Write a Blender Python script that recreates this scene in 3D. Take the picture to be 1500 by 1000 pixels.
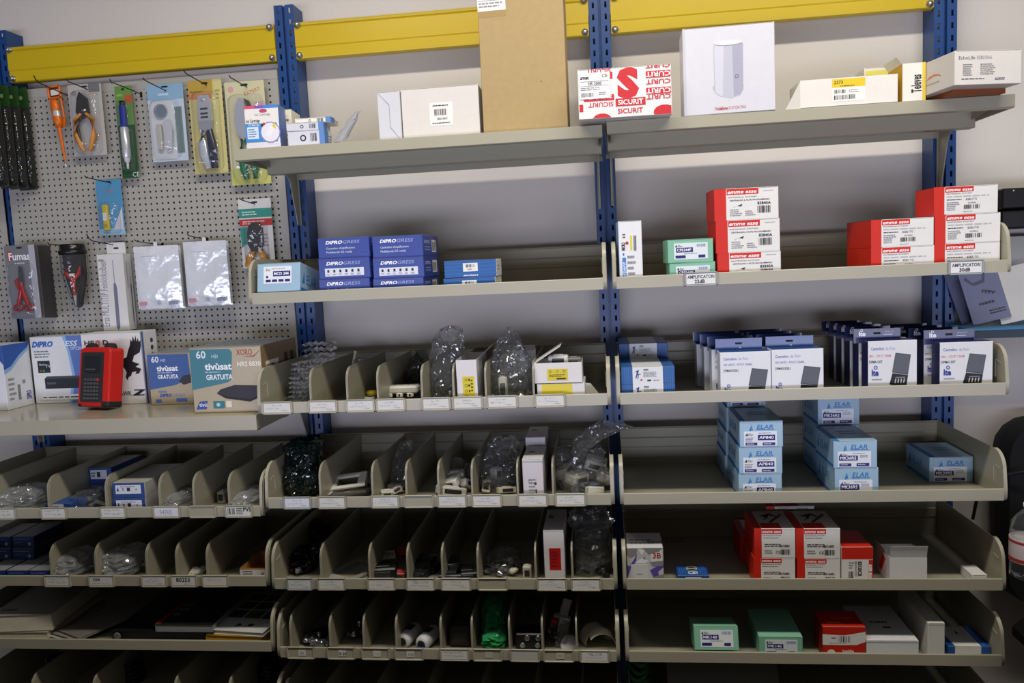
import bpy, math, random
from mathutils import Vector, Matrix
import numpy as np
for o in list(bpy.data.objects): bpy.data.objects.remove(o)
SC=bpy.context.scene; COL=SC.collection
# ---------------------------------------------------------------- camera (solved from the rack: bay pitch 1 m, X along wall, +Y to wall, Z up)
CAM=np.array([0.98349,-2.50005,1.6]); PIT,ROL,YAW=-0.09968,0.04757,0.1192; FPX=1150.0
def rotm(p,r,w):
    cx,sx=math.cos(p),math.sin(p); cy,sy=math.cos(r),math.sin(r); cz,sz=math.cos(w),math.sin(w)
    return np.array([[cz,-sz,0],[sz,cz,0],[0,0,1]])@np.array([[1,0,0],[0,cx,-sx],[0,sx,cx]])@np.array([[cy,0,sy],[0,1,0],[-sy,0,cy]])
RM=rotm(PIT,ROL,YAW)
cd=bpy.data.cameras.new('camera'); cam=bpy.data.objects.new('camera',cd); COL.objects.link(cam)
m=Matrix.Identity(4)
for i in range(3):
    m[i][0]=RM[i,0]; m[i][1]=RM[i,2]; m[i][2]=-RM[i,1]; m[i][3]=CAM[i]
cam.matrix_world=m; cd.sensor_width=36; cd.lens=FPX/1500*36; cd.clip_start=.05; SC.camera=cam
# ---------------------------------------------------------------- light
w=bpy.data.worlds.new('world'); SC.world=w; w.use_nodes=True
w.node_tree.nodes['Background'].inputs[0].default_value=(.55,.62,.8,1); w.node_tree.nodes['Background'].inputs[1].default_value=.02
def area(name,loc,rot,sx,sy,power,col):
    l=bpy.data.lights.new(name,'AREA'); l.shape='RECTANGLE'; l.size=sx; l.size_y=sy; l.energy=power; l.color=col
    o=bpy.data.objects.new(name,l); o.location=loc; o.rotation_euler=rot; COL.objects.link(o); return o
area('ceiling_tube_light',(.4,-1.30,3.05),(0,0,0),1.3,.16,24,(1,.945,.85))
area('ceiling_tube_light',(1.8,-1.30,3.05),(0,0,0),1.3,.16,26,(1,.945,.85))
area('shopfront_daylight',(.7,-5.5,.70),(math.radians(90),0,0),7.2,.7,150,(.75,.78,1))
SC.view_settings.view_transform='Standard'; SC.view_settings.look='None'; SC.view_settings.gamma=1
SC.view_settings.use_curve_mapping=False; SC.view_settings.exposure=0.12
# ---------------------------------------------------------------- helpers
def at(u,v,X=None,Y=None,Z=None):
    d=RM@np.array([(u-750)/FPX,1,-(v-500)/FPX])
    for i,k in enumerate((X,Y,Z)):
        if k is not None: t=(k-CAM[i])/d[i]
    return Vector([float(q) for q in CAM+t*d])
def lin(c): return c/12.92 if c<=.04045 else ((c+.055)/1.055)**2.4
def rgb(h):
    h=h.lstrip('#'); return tuple(lin(int(h[i:i+2],16)/255) for i in (0,2,4))+(1,)
MATS={}
def M(h,rough=.55,metal=0,noise=0,scale=30,bump=0,spec=.5,trans=0,alpha=1,coat=0,bscale=None):
    k=(h,rough,metal,noise,scale,bump,spec,trans,alpha,coat,bscale)
    if k in MATS: return MATS[k]
    mt=bpy.data.materials.new('paint_'+h.strip('#')); mt.use_nodes=True; N=mt.node_tree.nodes; L=mt.node_tree.links
    b=N['Principled BSDF']; b.inputs['Roughness'].default_value=rough; b.inputs['Metallic'].default_value=metal
    b.inputs['Base Color'].default_value=rgb(h); b.inputs['Specular IOR Level'].default_value=spec
    b.inputs['Transmission Weight'].default_value=trans; b.inputs['Alpha'].default_value=alpha; b.inputs['Coat Weight'].default_value=coat
    if noise or bump:
        tc=N.new('ShaderNodeTexCoord'); nz=N.new('ShaderNodeTexNoise'); nz.inputs['Scale'].default_value=scale; nz.inputs['Detail'].default_value=4
        L.new(tc.outputs['Object'],nz.inputs['Vector'])
        if noise:
            mx=N.new('ShaderNodeMix'); mx.data_type='RGBA'; c=rgb(h)
            mx.inputs[6].default_value=tuple(max(0,x*(1-noise)) for x in c[:3])+(1,); mx.inputs[7].default_value=tuple(min(1,x*(1+noise)) for x in c[:3])+(1,)
            L.new(nz.outputs['Fac'],mx.inputs[0]); L.new(mx.outputs[2],b.inputs['Base Color'])
        if bump:
            nb=nz
            if bscale:
                nb=N.new('ShaderNodeTexNoise'); nb.inputs['Scale'].default_value=bscale; L.new(tc.outputs['Object'],nb.inputs['Vector'])
            bp=N.new('ShaderNodeBump'); bp.inputs['Strength'].default_value=bump; bp.inputs['Distance'].default_value=.01
            L.new(nb.outputs['Fac'],bp.inputs['Height']); L.new(bp.outputs['Normal'],b.inputs['Normal'])
    MATS[k]=mt; return mt
def film(name,tint='#ffffff',clear=.8,rough=.12,haze=.08,crease=.35,gl=.05):
    if name in MATS: return MATS[name]
    mt=bpy.data.materials.new(name); mt.use_nodes=True; N=mt.node_tree.nodes; L=mt.node_tree.links; N.remove(N['Principled BSDF'])
    out=[n for n in N if n.type=='OUTPUT_MATERIAL'][0]
    t=N.new('ShaderNodeBsdfTransparent'); t.inputs[0].default_value=rgb(tint)
    g=N.new('ShaderNodeBsdfGlossy'); g.inputs['Roughness'].default_value=rough
    d=N.new('ShaderNodeBsdfDiffuse'); d.inputs[0].default_value=rgb(tint)
    fr=N.new('ShaderNodeLayerWeight'); fr.inputs['Blend'].default_value=1-clear
    m1=N.new('ShaderNodeMixShader'); m2=N.new('ShaderNodeMixShader'); m2.inputs[0].default_value=haze
    tc=N.new('ShaderNodeTexCoord'); nz=N.new('ShaderNodeTexNoise'); nz.inputs['Scale'].default_value=45; nz.inputs['Detail'].default_value=3; nz.inputs['Distortion'].default_value=1.2
    bp=N.new('ShaderNodeBump'); bp.inputs['Strength'].default_value=crease; bp.inputs['Distance'].default_value=.01
    vo=N.new('ShaderNodeTexVoronoi'); vo.inputs['Scale'].default_value=60; mxv=N.new('ShaderNodeMix'); mxv.data_type='RGBA'; mxv.inputs[0].default_value=.10
    L.new(tc.outputs['Object'],nz.inputs['Vector']); L.new(tc.outputs['Object'],mxv.inputs[6]); L.new(nz.outputs['Color'],mxv.inputs[7]); L.new(mxv.outputs[2],vo.inputs['Vector'])
    ge=N.new('ShaderNodeNewGeometry'); v1=N.new('ShaderNodeVectorMath'); v1.operation='SUBTRACT'; v1.inputs[1].default_value=(.5,.5,.5); v2=N.new('ShaderNodeVectorMath'); v2.operation='SCALE'; v2.inputs['Scale'].default_value=crease*1.1
    v3=N.new('ShaderNodeVectorMath'); v3.operation='ADD'; v4=N.new('ShaderNodeVectorMath'); v4.operation='NORMALIZE'
    L.new(vo.outputs['Color'],v1.inputs[0]); L.new(v1.outputs[0],v2.inputs[0]); L.new(ge.outputs['Normal'],v3.inputs[0]); L.new(v2.outputs[0],v3.inputs[1]); L.new(v3.outputs[0],v4.inputs[0]); L.new(v4.outputs[0],g.inputs['Normal'])
    ma=N.new('ShaderNodeMath'); ma.operation='MULTIPLY_ADD'; ma.inputs[1].default_value=.55; ma.inputs[2].default_value=gl; ma.use_clamp=True; L.new(fr.outputs['Fresnel'],ma.inputs[0]); L.new(ma.outputs[0],m1.inputs[0]); L.new(t.outputs[0],m1.inputs[1]); L.new(g.outputs[0],m1.inputs[2])
    L.new(m1.outputs[0],m2.inputs[1]); L.new(d.outputs[0],m2.inputs[2]); L.new(m2.outputs[0],out.inputs['Surface'])
    MATS[name]=mt; return mt
class MB:
    def __init__(s): s.v=[]; s.f=[]; s.m=[]; s.sm=[]; s.mats=[]; s.X=Matrix.Identity(4); s.lay=0
    def mi(s,m):
        if isinstance(m,str): m=M(m)
        if m not in s.mats: s.mats.append(m)
        return s.mats.index(m)
    def add(s,vs,fs,m,smooth=False):
        b=len(s.v); i=s.mi(m)
        for p in vs: s.v.append(tuple(s.X@Vector(p)))
        for f in fs: s.f.append(tuple(b+k for k in f)); s.m.append(i); s.sm.append(smooth)
        return s
    def box(s,x0,x1,y0,y1,z0,z1,m,bev=0,cols=None):
        # chamfered box; cols = {face letter: material}
        c=cols or {}; g=lambda k: c.get(k,m)
        b=min(bev,(x1-x0)/3,(y1-y0)/3,(z1-z0)/3)
        if b<=0:
            vs=[(x,y,z) for x in (x0,x1) for y in (y0,y1) for z in (z0,z1)]
            for k,f in (('L',(0,1,3,2)),('R',(4,6,7,5)),('F',(0,4,5,1)),('B',(2,3,7,6)),('D',(0,2,6,4)),('T',(1,5,7,3))): s.add([vs[i] for i in f],[(0,1,2,3)],g(k))
            return s
        xs=(x0,x1);ys=(y0,y1);zs=(z0,z1); V=[]; idx={}
        for i in (0,1):
            for j in (0,1):
                for k in (0,1):
                    e=[(b,-b)[i],(b,-b)[j],(b,-b)[k]]
                    for a in range(3):
                        q=[xs[i]+e[0],ys[j]+e[1],zs[k]+e[2]]; q[a]=(xs,ys,zs)[a][(i,j,k)[a]]
                        idx[(i,j,k,a)]=len(V); V.append(tuple(q))
        I=lambda i,j,k,a: idx[(i,j,k,a)]
        s.add(V,[],m); base=len(s.v)-24
        def fc(l,mm): s.f.append(tuple(base+q for q in l)); s.m.append(s.mi(mm)); s.sm.append(False)
        fc([I(0,0,0,0),I(0,0,1,0),I(0,1,1,0),I(0,1,0,0)],g('L')); fc([I(1,0,0,0),I(1,1,0,0),I(1,1,1,0),I(1,0,1,0)],g('R'))
        fc([I(0,0,0,1),I(1,0,0,1),I(1,0,1,1),I(0,0,1,1)],g('F')); fc([I(0,1,0,1),I(0,1,1,1),I(1,1,1,1),I(1,1,0,1)],g('B'))
        fc([I(0,0,0,2),I(0,1,0,2),I(1,1,0,2),I(1,0,0,2)],g('D')); fc([I(0,0,1,2),I(1,0,1,2),I(1,1,1,2),I(0,1,1,2)],g('T'))
        for i in (0,1):
            for j in (0,1): fc([I(i,j,0,0),I(i,j,1,0),I(i,j,1,1),I(i,j,0,1)],g('LR'[i]))
            for k in (0,1): fc([I(i,0,k,0),I(i,1,k,0),I(i,1,k,2),I(i,0,k,2)],g('LR'[i]))
        for j in (0,1):
            for k in (0,1): fc([I(0,j,k,1),I(1,j,k,1),I(1,j,k,2),I(0,j,k,2)],g('FB'[j]))
        for i in (0,1):
            for j in (0,1):
                for k in (0,1): fc([I(i,j,k,0),I(i,j,k,1),I(i,j,k,2)],g('FB'[j]))
        return s
    def prism(s,pts,axis,a0,a1,m,smooth=False):
        # pts in the plane: axis x -> (y,z); y -> (x,z); z -> (x,y)
        f={'x':lambda p,a:(a,p[0],p[1]),'y':lambda p,a:(p[0],a,p[1]),'z':lambda p,a:(p[0],p[1],a)}[axis]
        n=len(pts); s.add([f(p,a0) for p in pts]+[f(p,a1) for p in pts],[tuple(range(n))[::-1],tuple(range(n,2*n))]+[(i,(i+1)%n,n+(i+1)%n,n+i) for i in range(n)],m,smooth)
        return s
    def sheet(s,path,axis,a0,a1,m,smooth=False):
        f={'x':lambda p,a:(a,p[0],p[1]),'y':lambda p,a:(p[0],a,p[1]),'z':lambda p,a:(p[0],p[1],a)}[axis]
        n=len(path); s.add([f(p,a0) for p in path]+[f(p,a1) for p in path],[(i,i+1,n+i+1,n+i) for i in range(n-1)],m,smooth); return s
    def tube(s,path,r,m,n=7):
        P=[Vector(p) for p in path]; rings=[]; up=Vector((0,0,1))
        for i,p in enumerate(P):
            t=(P[min(i+1,len(P)-1)]-P[max(i-1,0)]).normalized()
            a=t.cross(up)
            if a.length<.05: a=t.cross(Vector((1,0,0)))
            a.normalize(); b=t.cross(a); rr=r[i] if isinstance(r,(list,tuple)) else r
            rings.append([p+(a*math.cos(2*math.pi*k/n)+b*math.sin(2*math.pi*k/n))*rr for k in range(n)])
        return s.loft(rings,m)
    def loft(s,rings,m,caps=True,smooth=True,closed=True):
        n=len(rings[0]); vs=[tuple(q) for r in rings for q in r]; fs=[]
        for i in range(len(rings)-1):
            for k in range(n if closed else n-1): fs.append((i*n+k,i*n+(k+1)%n,(i+1)*n+(k+1)%n,(i+1)*n+k))
        s.add(vs,fs,m,smooth)
        if caps:
            s.add([tuple(q) for q in rings[0]],[tuple(range(n))[::-1]],m); s.add([tuple(q) for q in rings[-1]],[tuple(range(n))],m)
        return s
    def lathe(s,prof,m,o=(0,0,0),n=16,axis='z'):
        R=[]
        for r,h in prof:
            ring=[]
            for k in range(n):
                a=2*math.pi*k/n; c,q=r*math.cos(a),r*math.sin(a)
                p={'z':(c,q,h),'y':(c,h,q),'x':(h,c,q)}[axis]; ring.append((o[0]+p[0],o[1]+p[1],o[2]+p[2]))
            R.append(ring)
        return s.loft(R,m)
    # ---- flat print on a face frame (o,U,V,N)
    def ink(s,fr,ops):
        o,U,V,Nn=[Vector(q) for q in fr]; W,H=U.length,V.length
        for op in ops:
            s.lay+=1; off=Nn*(.00025+.00006*s.lay)
            P=lambda u,v: o+U*u+V*v+off
            k=op[0]
            if k=='R':
                _,a,b,c,d,col=op; s.add([P(a,b),P(c,b),P(c,d),P(a,d)],[(0,1,2,3)],col)
            elif k=='P':
                s.add([P(*q) for q in op[1]],[tuple(range(len(op[1])))],op[2])
            elif k=='D' or k=='O':
                _,u,v,r,col=op[:5]; n=14; ry=r; rx=r*H/W*(op[5] if len(op)>5 and k=='D' else 1)
                pts=[(u+rx*math.cos(2*math.pi*i/n),v+ry*math.sin(2*math.pi*i/n)) for i in range(n)]
                if k=='D': s.add([P(*q) for q in pts],[tuple(range(n))],col)
                else:
                    t=op[5] if len(op)>5 else .75
                    ins=[(u+rx*t*math.cos(2*math.pi*i/n),v+ry*t*math.sin(2*math.pi*i/n)) for i in range(n)]
                    s.add([P(*q) for q in pts+ins],[(i,(i+1)%n,n+(i+1)%n,n+i) for i in range(n)],col)
            elif k=='B':
                _,a,b,c,d,col=op[:6]; rr=random.Random(int(a*977+b*31)); x=0; N_=op[6] if len(op)>6 else 22
                ws=[rr.choice((1,1,2,3)) for _ in range(N_*2)]; tot=sum(ws); p=0
                for i,wd in enumerate(ws):
                    if i%2==0: s.add([P(a+(c-a)*p/tot,b),P(a+(c-a)*(p+wd)/tot,b),P(a+(c-a)*(p+wd)/tot,d),P(a+(c-a)*p/tot,d)],[(0,1,2,3)],col)
                    p+=wd
            elif k=='L':
                _,a,b,c,d,n,col=op; rr=random.Random(int(a*991+b*613+n)); h=(d-b)/n
                for i in range(n):
                    u=a; e=c-(c-a)*rr.random()*.4
                    while u<e:
                        q=min(e,u+(c-a)*rr.uniform(.06,.2)); s.add([P(u,b+h*(i+.25)),P(q,b+h*(i+.25)),P(q,b+h*(i+.72)),P(u,b+h*(i+.72))],[(0,1,2,3)],col); u=q+(c-a)*.03
            elif k=='W':   # handwriting-like wavy pen stroke
                _,a,b,c,d,col=op; rr=random.Random(int(a*991+b*613+c*77)); n=int(14+(c-a)*26); pr=None
                for i in range(n):
                    q=(a+(c-a)*i/n,rr.uniform(b,d))
                    if pr and rr.random()<.82:
                        t=.012*H/W*2; s.add([P(pr[0],pr[1]),P(pr[0]+t,pr[1]+.02),P(q[0]+t,q[1]+.02),P(q[0],q[1])],[(0,1,2,3)],col)
                    pr=q
            elif k=='T':
                _,txt,u,v,h,col=op[:6]; kw=op[6] if len(op)>6 else {}
                vs,fs,tw=textmesh(txt,kw.get('b',0),kw.get('s',0)); sy=h*H/.69; wf=kw.get('w')
                sx=(wf*W/tw) if wf else sy*kw.get('sx',1)
                al={'L':0,'C':.5,'R':1}[kw.get('a','L')]; ang=math.radians(kw.get('r',0)); Un,Vn=U.normalized(),V.normalized()
                base=o+U*u+V*v+off; ca,sa=math.cos(ang),math.sin(ang); out=[]
                for x,y in vs:
                    x=(x-al*tw)*sx; y=y*sy; out.append(base+Un*(x*ca-y*sa)+Vn*(x*sa+y*ca))
                s.add(out,fs,col)
        return s
TXT={}
def textmesh(t,bold,shear):
    k=(t,bold,shear)
    if k not in TXT:
        cu=bpy.data.curves.new('t','FONT'); cu.body=t; cu.resolution_u=2; cu.offset=bold; cu.shear=shear
        ob=bpy.data.objects.new('t',cu); COL.objects.link(ob); me=bpy.data.meshes.new_from_object(ob)
        vs=[(v.co.x,v.co.y) for v in me.vertices]; fs=[tuple(p.vertices) for p in me.polygons]
        bpy.data.objects.remove(ob); bpy.data.curves.remove(cu); bpy.data.meshes.remove(me)
        x0=min(v[0] for v in vs); vs=[(x-x0,y) for x,y in vs]; TXT[k]=(vs,fs,max(v[0] for v in vs))
    return TXT[k]
def tag(o,label=None,cat=None,group=None,kind=None):
    if label: o['label']=label
    if cat: o['category']=cat
    if group: o['group']=group
    if kind: o['kind']=kind
    return o
def obj(name,mb,parent=None,label=None,cat=None,group=None,kind=None,loc=(0,0,0),rz=0,rot=None,bevel=0):
    me=bpy.data.meshes.new(name); me.from_pydata(mb.v,[],mb.f); 
    for mm in mb.mats: me.materials.append(mm)
    me.polygons.foreach_set('material_index',mb.m); me.polygons.foreach_set('use_smooth',mb.sm); me.update()
    o=bpy.data.objects.new(name,me); COL.objects.link(o); o.location=loc; o.rotation_euler=rot or (0,0,rz)
    if parent: o.parent=parent
    return tag(o,label,cat,group,kind)
def empty(name,label,cat,loc=(0,0,0),rz=0,group=None,rot=None):
    o=bpy.data.objects.new(name,None); COL.objects.link(o); o.location=loc; o.rotation_euler=rot or (0,0,rz); o.empty_display_size=.02
    return tag(o,label,cat,group)
def dup(o,loc=None,label=None,parent=None):
    c=o.copy(); COL.objects.link(c)
    if parent: c.parent=parent
    if loc is not None: c.location=loc
    if label: c['label']=label
    for ch in list(o.children): dup(ch,parent=c)
    return c
def frames(w,d,h):
    return {'F':((-w/2,0,0),(w,0,0),(0,0,h),(0,-1,0)),'L':((-w/2,d,0),(0,-d,0),(0,0,h),(-1,0,0)),
            'R':((w/2,0,0),(0,d,0),(0,0,h),(1,0,0)),'T':((-w/2,0,h),(w,0,0),(0,d,0),(0,0,1)),'D':((-w/2,d,0),(w,0,0),(0,-d,0),(0,0,-1))}
def card_stock(h,g=.45): return M(h,g,0,.05,40)
def carton(name,label,px,z0,yf=None,d=.12,rz=0,body='#e8e6e0',cols=None,ink=None,group=None,z1=None,cat='box',rough=.45,sticker=None,flap=True,bev=.0012,w=None):
    """px=(left,right,top[,bottom]) of the front face at mid height; returns (object, top z)"""
    xl,xr,yt=px[:3]; xm=(xl+xr)/2
    if yf is None: yf=at(xm,px[3],Z=z0).y
    zt=z1 if z1 is not None else at(xm,yt,Y=yf).z
    h=zt-z0; zc=(z0+zt)/2
    yc=(yt+(px[3] if len(px)>3 else yt))/2 if len(px)>3 else None
    def xat(u):
        # X where column u meets the front plane at mid height
        v=yt
        for _ in range(4):
            p=at(u,v,Y=yf); v+= (p.z-zc)*FPX/(yf-CAM[1])
        return p.x
    X0,X1=xat(xl),xat(xr)
    lo=1.021 if (xl>890 and z0<1.9) else -9
    if X0<lo: X1+=lo-X0; X0=lo
    if xl>890 and z0<1.9 and X1>1.979: X0-=X1-1.979; X1=1.979
    W=w or (X1-X0)/math.cos(rz)
    mb=MB(); b=card_stock(body,rough); c={k:(card_stock(v,rough) if isinstance(v,str) else v) for k,v in (cols or {}).items()}
    mb.box(-W/2,W/2,0,d,0,h,b,bev,c); fr=frames(W,d,h)
    if flap: # tuck-flap seam on the front and lid edge on top
        mb.box(-W/2+.004,W/2-.004,-.0003,.0003,h-.0016,h-.0009,M('#6f6b66',.8))
    for f,ops in (ink or {}).items(): mb.lay=0; mb.ink(fr[f],ops)
    o=obj(name,mb,None,label,cat,group,None,((X0+X1)/2,yf,z0),rz)
    if sticker:
        for f,u0,v0,u1,v1,col,ops in sticker:
            s=MB(); O,U,V,Nn=[Vector(q) for q in fr[f]]; Nn=Nn*.0006
            O2=O+U*u0+V*v0; U2=U*(u1-u0); V2=V*(v1-v0)
            a=[O2,O2+U2,O2+U2+V2,O2+V2]; s.add([tuple(q) for q in a]+[tuple(q+Nn) for q in a],[(4,5,6,7),(0,1,5,4),(1,2,6,5),(2,3,7,6),(3,0,4,7)],M(col,.4)); s.lay=4
            s.ink((O2+Nn*.6,U2,V2,Nn.normalized()),ops); obj('paper_label',s,o)
    return o,zt

# ---------------------------------------------------------------- room shell
def slab(name,a,b,m,kind='structure'):
    return obj(name,MB().box(a[0],b[0],a[1],b[1],a[2],b[2],m),kind=kind)
WALLM=M('#d5cec4',.75,0,.035,3,.08,.3,bscale=60)
slab('wall_back',(-3.2,.085,0),(4.4,.2,3.1),WALLM)
slab('wall_left',(-3.3,-5.6,0),(-3.2,.2,3.1),M('#827e76',.8,0,.04,4)); slab('wall_right',(4.4,-5.6,0),(4.5,.2,3.1),M('#827e76',.8,0,.04,4))
slab('wall_front',(-3.3,-5.7,0),(4.5,-5.6,3.1),M('#7a7874',.8,0,.04,4))
slab('floor',(-3.3,-5.7,-.1),(4.5,.2,0),M('#48443f',.5,0,.12,6)); slab('ceiling',(-3.3,-5.7,3.1),(4.5,.2,3.2),M('#a5a29c',.85,0,.03,4))
# unseen counter added below the frame, keeps low daylight off the lowest shelves
ct=MB(); ct.box(-1.6,3.4,-2.25,-1.22,.80,.84,M('#77736c',.5,0,.02,8),.004); ct.box(-1.55,3.35,-2.2,-1.27,0,.80,M('#8d8f94',.7))
obj('added_light_blocker',ct,kind='structure')
# ---------------------------------------------------------------- rack frame
BLUE=M('#16427c',.38,0,.06,14,.03); BLUED=M('#16396b',.5); STEEL=M('#b9bab8',.28,.9,.05,60); YEL=M('#cbae12',.3,0,.05,5,.02,.5,coat=.3)
SHELF=M('#a09b86',.36,0,.045,9,.02); SHELF2=M('#99947f',.38,0,.05,11); LIPM=M('#a9a48f',.33,0,.04,9,.02)
def upright(X,label,ztop=2.452):
    mb=MB(); w=.032; cell=.0355; sw=.0032; sh=.0085; n=int(ztop/cell)
    for sx in (-1,1):
        a,b=sorted((sx*w,sx*.006)); c=(a+b)/2
        for i in range(n):
            z0=ztop-(i+1)*cell; z1=z0+cell; zc=(z0+z1)/2
            if z1<.15: break
            o=[(a,z0),(b,z0),(b,z1),(a,z1)]; q=[(c-sw,zc-sh),(c+sw,zc-sh),(c+sw,zc+sh),(c-sw,zc+sh)]
            vs=[(x,0,z) for x,z in o]+[(x,0,z) for x,z in q]+[(x,.003,z) for x,z in q]
            mb.add(vs,[(k,(k+1)%4,4+(k+1)%4,4+k) for k in range(4)]+[(4+k,4+(k+1)%4,8+(k+1)%4,8+k) for k in range(4)],BLUE)
        mb.box(*sorted((sx*.006,sx*.0045)),0,.014,.15,ztop,BLUE); mb.box(*sorted((sx*w,sx*(w-.002))),.0005,.08,0,ztop,BLUE)
        mb.box(*sorted((sx*w,sx*(w-.016))),.078,.08,0,ztop,BLUE)
    mb.box(-.006,.006,.013,.015,.15,ztop,BLUE)
    o=obj('rack_upright',mb,None,label,'upright','blue slotted rack uprights',loc=(X,.003,0))
    obj('base_plate',MB().box(-.05,.05,-.01,.082,-.0,.008,BLUE,.001),o)
upright(-1,'blue slotted steel upright, leftmost, mostly behind the perforated panel')
upright(0,'blue slotted steel upright at the right edge of the perforated panel')
upright(1,'blue slotted steel upright behind the red and white lettered carton',2.6)
upright(2,'blue slotted steel upright at the far end, nearest the black chair',2.6)
def beam(X0,X1,label):
    h=.112; z=2.279
    prof=[(.02,0),(.0,0),(-.004,.003),(-.005,.006),(-.005,.036),(-.0075,.040),(-.0075,.098),(-.005,.101),(-.009,.104),(-.0105,.108),(-.009,.112),(-.005,.1145),(.02,.115),(.02,.111),(.004,.111),(.004,.004),(.02,.004)]
    o=obj('cross_beam',MB().prism([(y+.004,q) for y,q in prof],'x',X0,X1,YEL),None,label,'beam','yellow cross beams',loc=(0,0,z))
    for X in (X0+.012,X1-.012):
        for q,yy in ((.105,-.006),(.012,-.001)):
            b=MB(); b.lathe([(.0001,-.012),(.006,-.012),(.0068,-.010),(.0068,-.005),(.0105,-.004),(.0105,0)],STEEL,(X,yy,q),8,'y'); obj('bolt',b,o)
beam(-.966,-.034,'yellow steel cross beam above the perforated panel'); beam(.034,.966,'yellow steel cross beam behind the tall brown cardboard carton')
beam(1.034,1.966,'yellow steel cross beam above the carton with the white router picture')
# ---------------------------------------------------------------- perforated panels
PEG=M('#a5a299',.45,0,.03,8); PEGE=M('#8e8b82',.6)
def pegboard(X0,X1,z0,z1,label):
    mb=MB(); p=.02; r=.0036; bx=.012; nx=int((X1-X0-2*bx)/p); nz=int((z1-z0-.03-.012)/p); ox=X0+(X1-X0-nx*p)/2; oz=z1-.03-nz*p
    T=[i*math.pi/4 for i in range(8)]
    sq=[(p/2,0),(p/2,p/2),(0,p/2),(-p/2,p/2),(-p/2,0),(-p/2,-p/2),(0,-p/2),(p/2,-p/2)]
    vs=[];fs=[]
    for i in range(nx):
        for k in range(nz):
            cx=ox+(i+.5)*p; cz=oz+(k+.5)*p; b=len(vs)
            vs+=[(cx+x,-.004,cz+z) for x,z in sq]+[(cx+r*math.cos(t),-.004,cz+r*math.sin(t)) for t in T]+[(cx+r*math.cos(t),-.0015,cz+r*math.sin(t)) for t in T]
            fs+=[(b+j,b+8+j,b+8+(j+1)%8,b+(j+1)%8) for j in range(8)]+[(b+8+j,b+16+j,b+16+(j+1)%8,b+8+(j+1)%8) for j in range(8)]
    mb.add(vs,fs,PEG)
    mb.box(X0,ox,-.004,-.002,z0,z1,PEG); mb.box(ox+nx*p,X1,-.004,-.002,z0,z1,PEG); mb.box(ox,ox+nx*p,-.004,-.002,z0,oz,PEG); mb.box(ox,ox+nx*p,-.004,-.002,oz+nz*p,z1,PEG)
    mb.box(X0,X1,-.0045,.0,z1-.001,z1+.001,PEG); mb.box(X0,X0+.002,-.002,.0,z0,z1,PEG); mb.box(X1-.002,X1,-.002,.012,z0,z1,PEG) if X1>-.5 else None
    mb.box(X0,X1,-.0052,-.004,z1-.028,z1-.026,PEG); mb.box(max(X0+.003,-.962) if X1>-.5 else X0+.003,X1-.003 if X1>-.5 else -1.04,.016,.018,z0,z1,M('#2a2927',.9))  # dark sheet behind the holes stands in for the shade in the gap
    return obj('perforated_panel',mb,None,label,'pegboard')
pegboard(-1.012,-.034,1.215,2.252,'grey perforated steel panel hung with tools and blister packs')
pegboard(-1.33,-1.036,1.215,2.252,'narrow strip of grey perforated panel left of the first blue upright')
# ---------------------------------------------------------------- shelves
ZR={2:1.519,3:1.2096,4:.9349,5:.6956,6:.4885,7:.27}; ZA={4:.912,5:.704,6:.506,7:.29}
SD=.41
def side_profile(h=.125,f=-SD,r=.05,z0=0,lean=.006):
    pts=[(0,z0),(0,h)]
    for i in range(7):
        a=math.pi/2*i/6; pts.append((f+lean+r-r*math.sin(a),h-r+r*math.cos(a)))
    pts+= [(f,.03),(f,.006),(f+.006,z0)]
    return pts
def pen(k,seed):
    rr=random.Random(seed); c='#7d86ad' if k=='p' else '#33333a'
    if k=='p': return [('W',.30,.62,.30+rr.uniform(.3,.42),.82,c),('W',.08,.32,.5+rr.uniform(.1,.35),.5,c),('W',.62,.1,.9,.26,c)]
    if k=='d': return [('W',.1,.62,.8,.86,c),('W',.1,.2,.9,.45,c)]
    if k in ('n',): return []
    return k
def holder(root,x0,x1,ink,seed,paper='#dcdad2',hm=None,tiny=False):
    hm=hm or LIPM; w=x1-x0; mb=MB(); zb,zt=-.002,.0345; y=-SD-.0008
    mb.box(x0,x1,y-.003,y,zb,zt,hm,.001)
    for a,b,c,d in ((x0,x0+.0045,zb,zt),(x1-.0045,x1,zb,zt),(x0,x1,zb,zb+.004),(x0,x1,zt-.0025,zt)): mb.box(a,b,y-.0058,y-.002,c,d,hm,.0008)
    h=obj('label_holder',mb,root)
    if ink is None: return
    p=MB(); 
    if tiny: a,b,c,d=x0+w*.42,x0+w*.68,.008,.025
    else: a,b,c,d=x0+.0055,x1-.0055,.0035,.0305
    yy=y-.0035; p.box(a,b,yy-.0006,yy,c,d,M(paper,.75,0,.04,90)); p.ink(((a,yy-.0006,c),(b-a,0,0),(0,0,d-c),(0,-1,0)),pen(ink,seed)); obj('paper_label',p,h)
BINS={}
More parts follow.
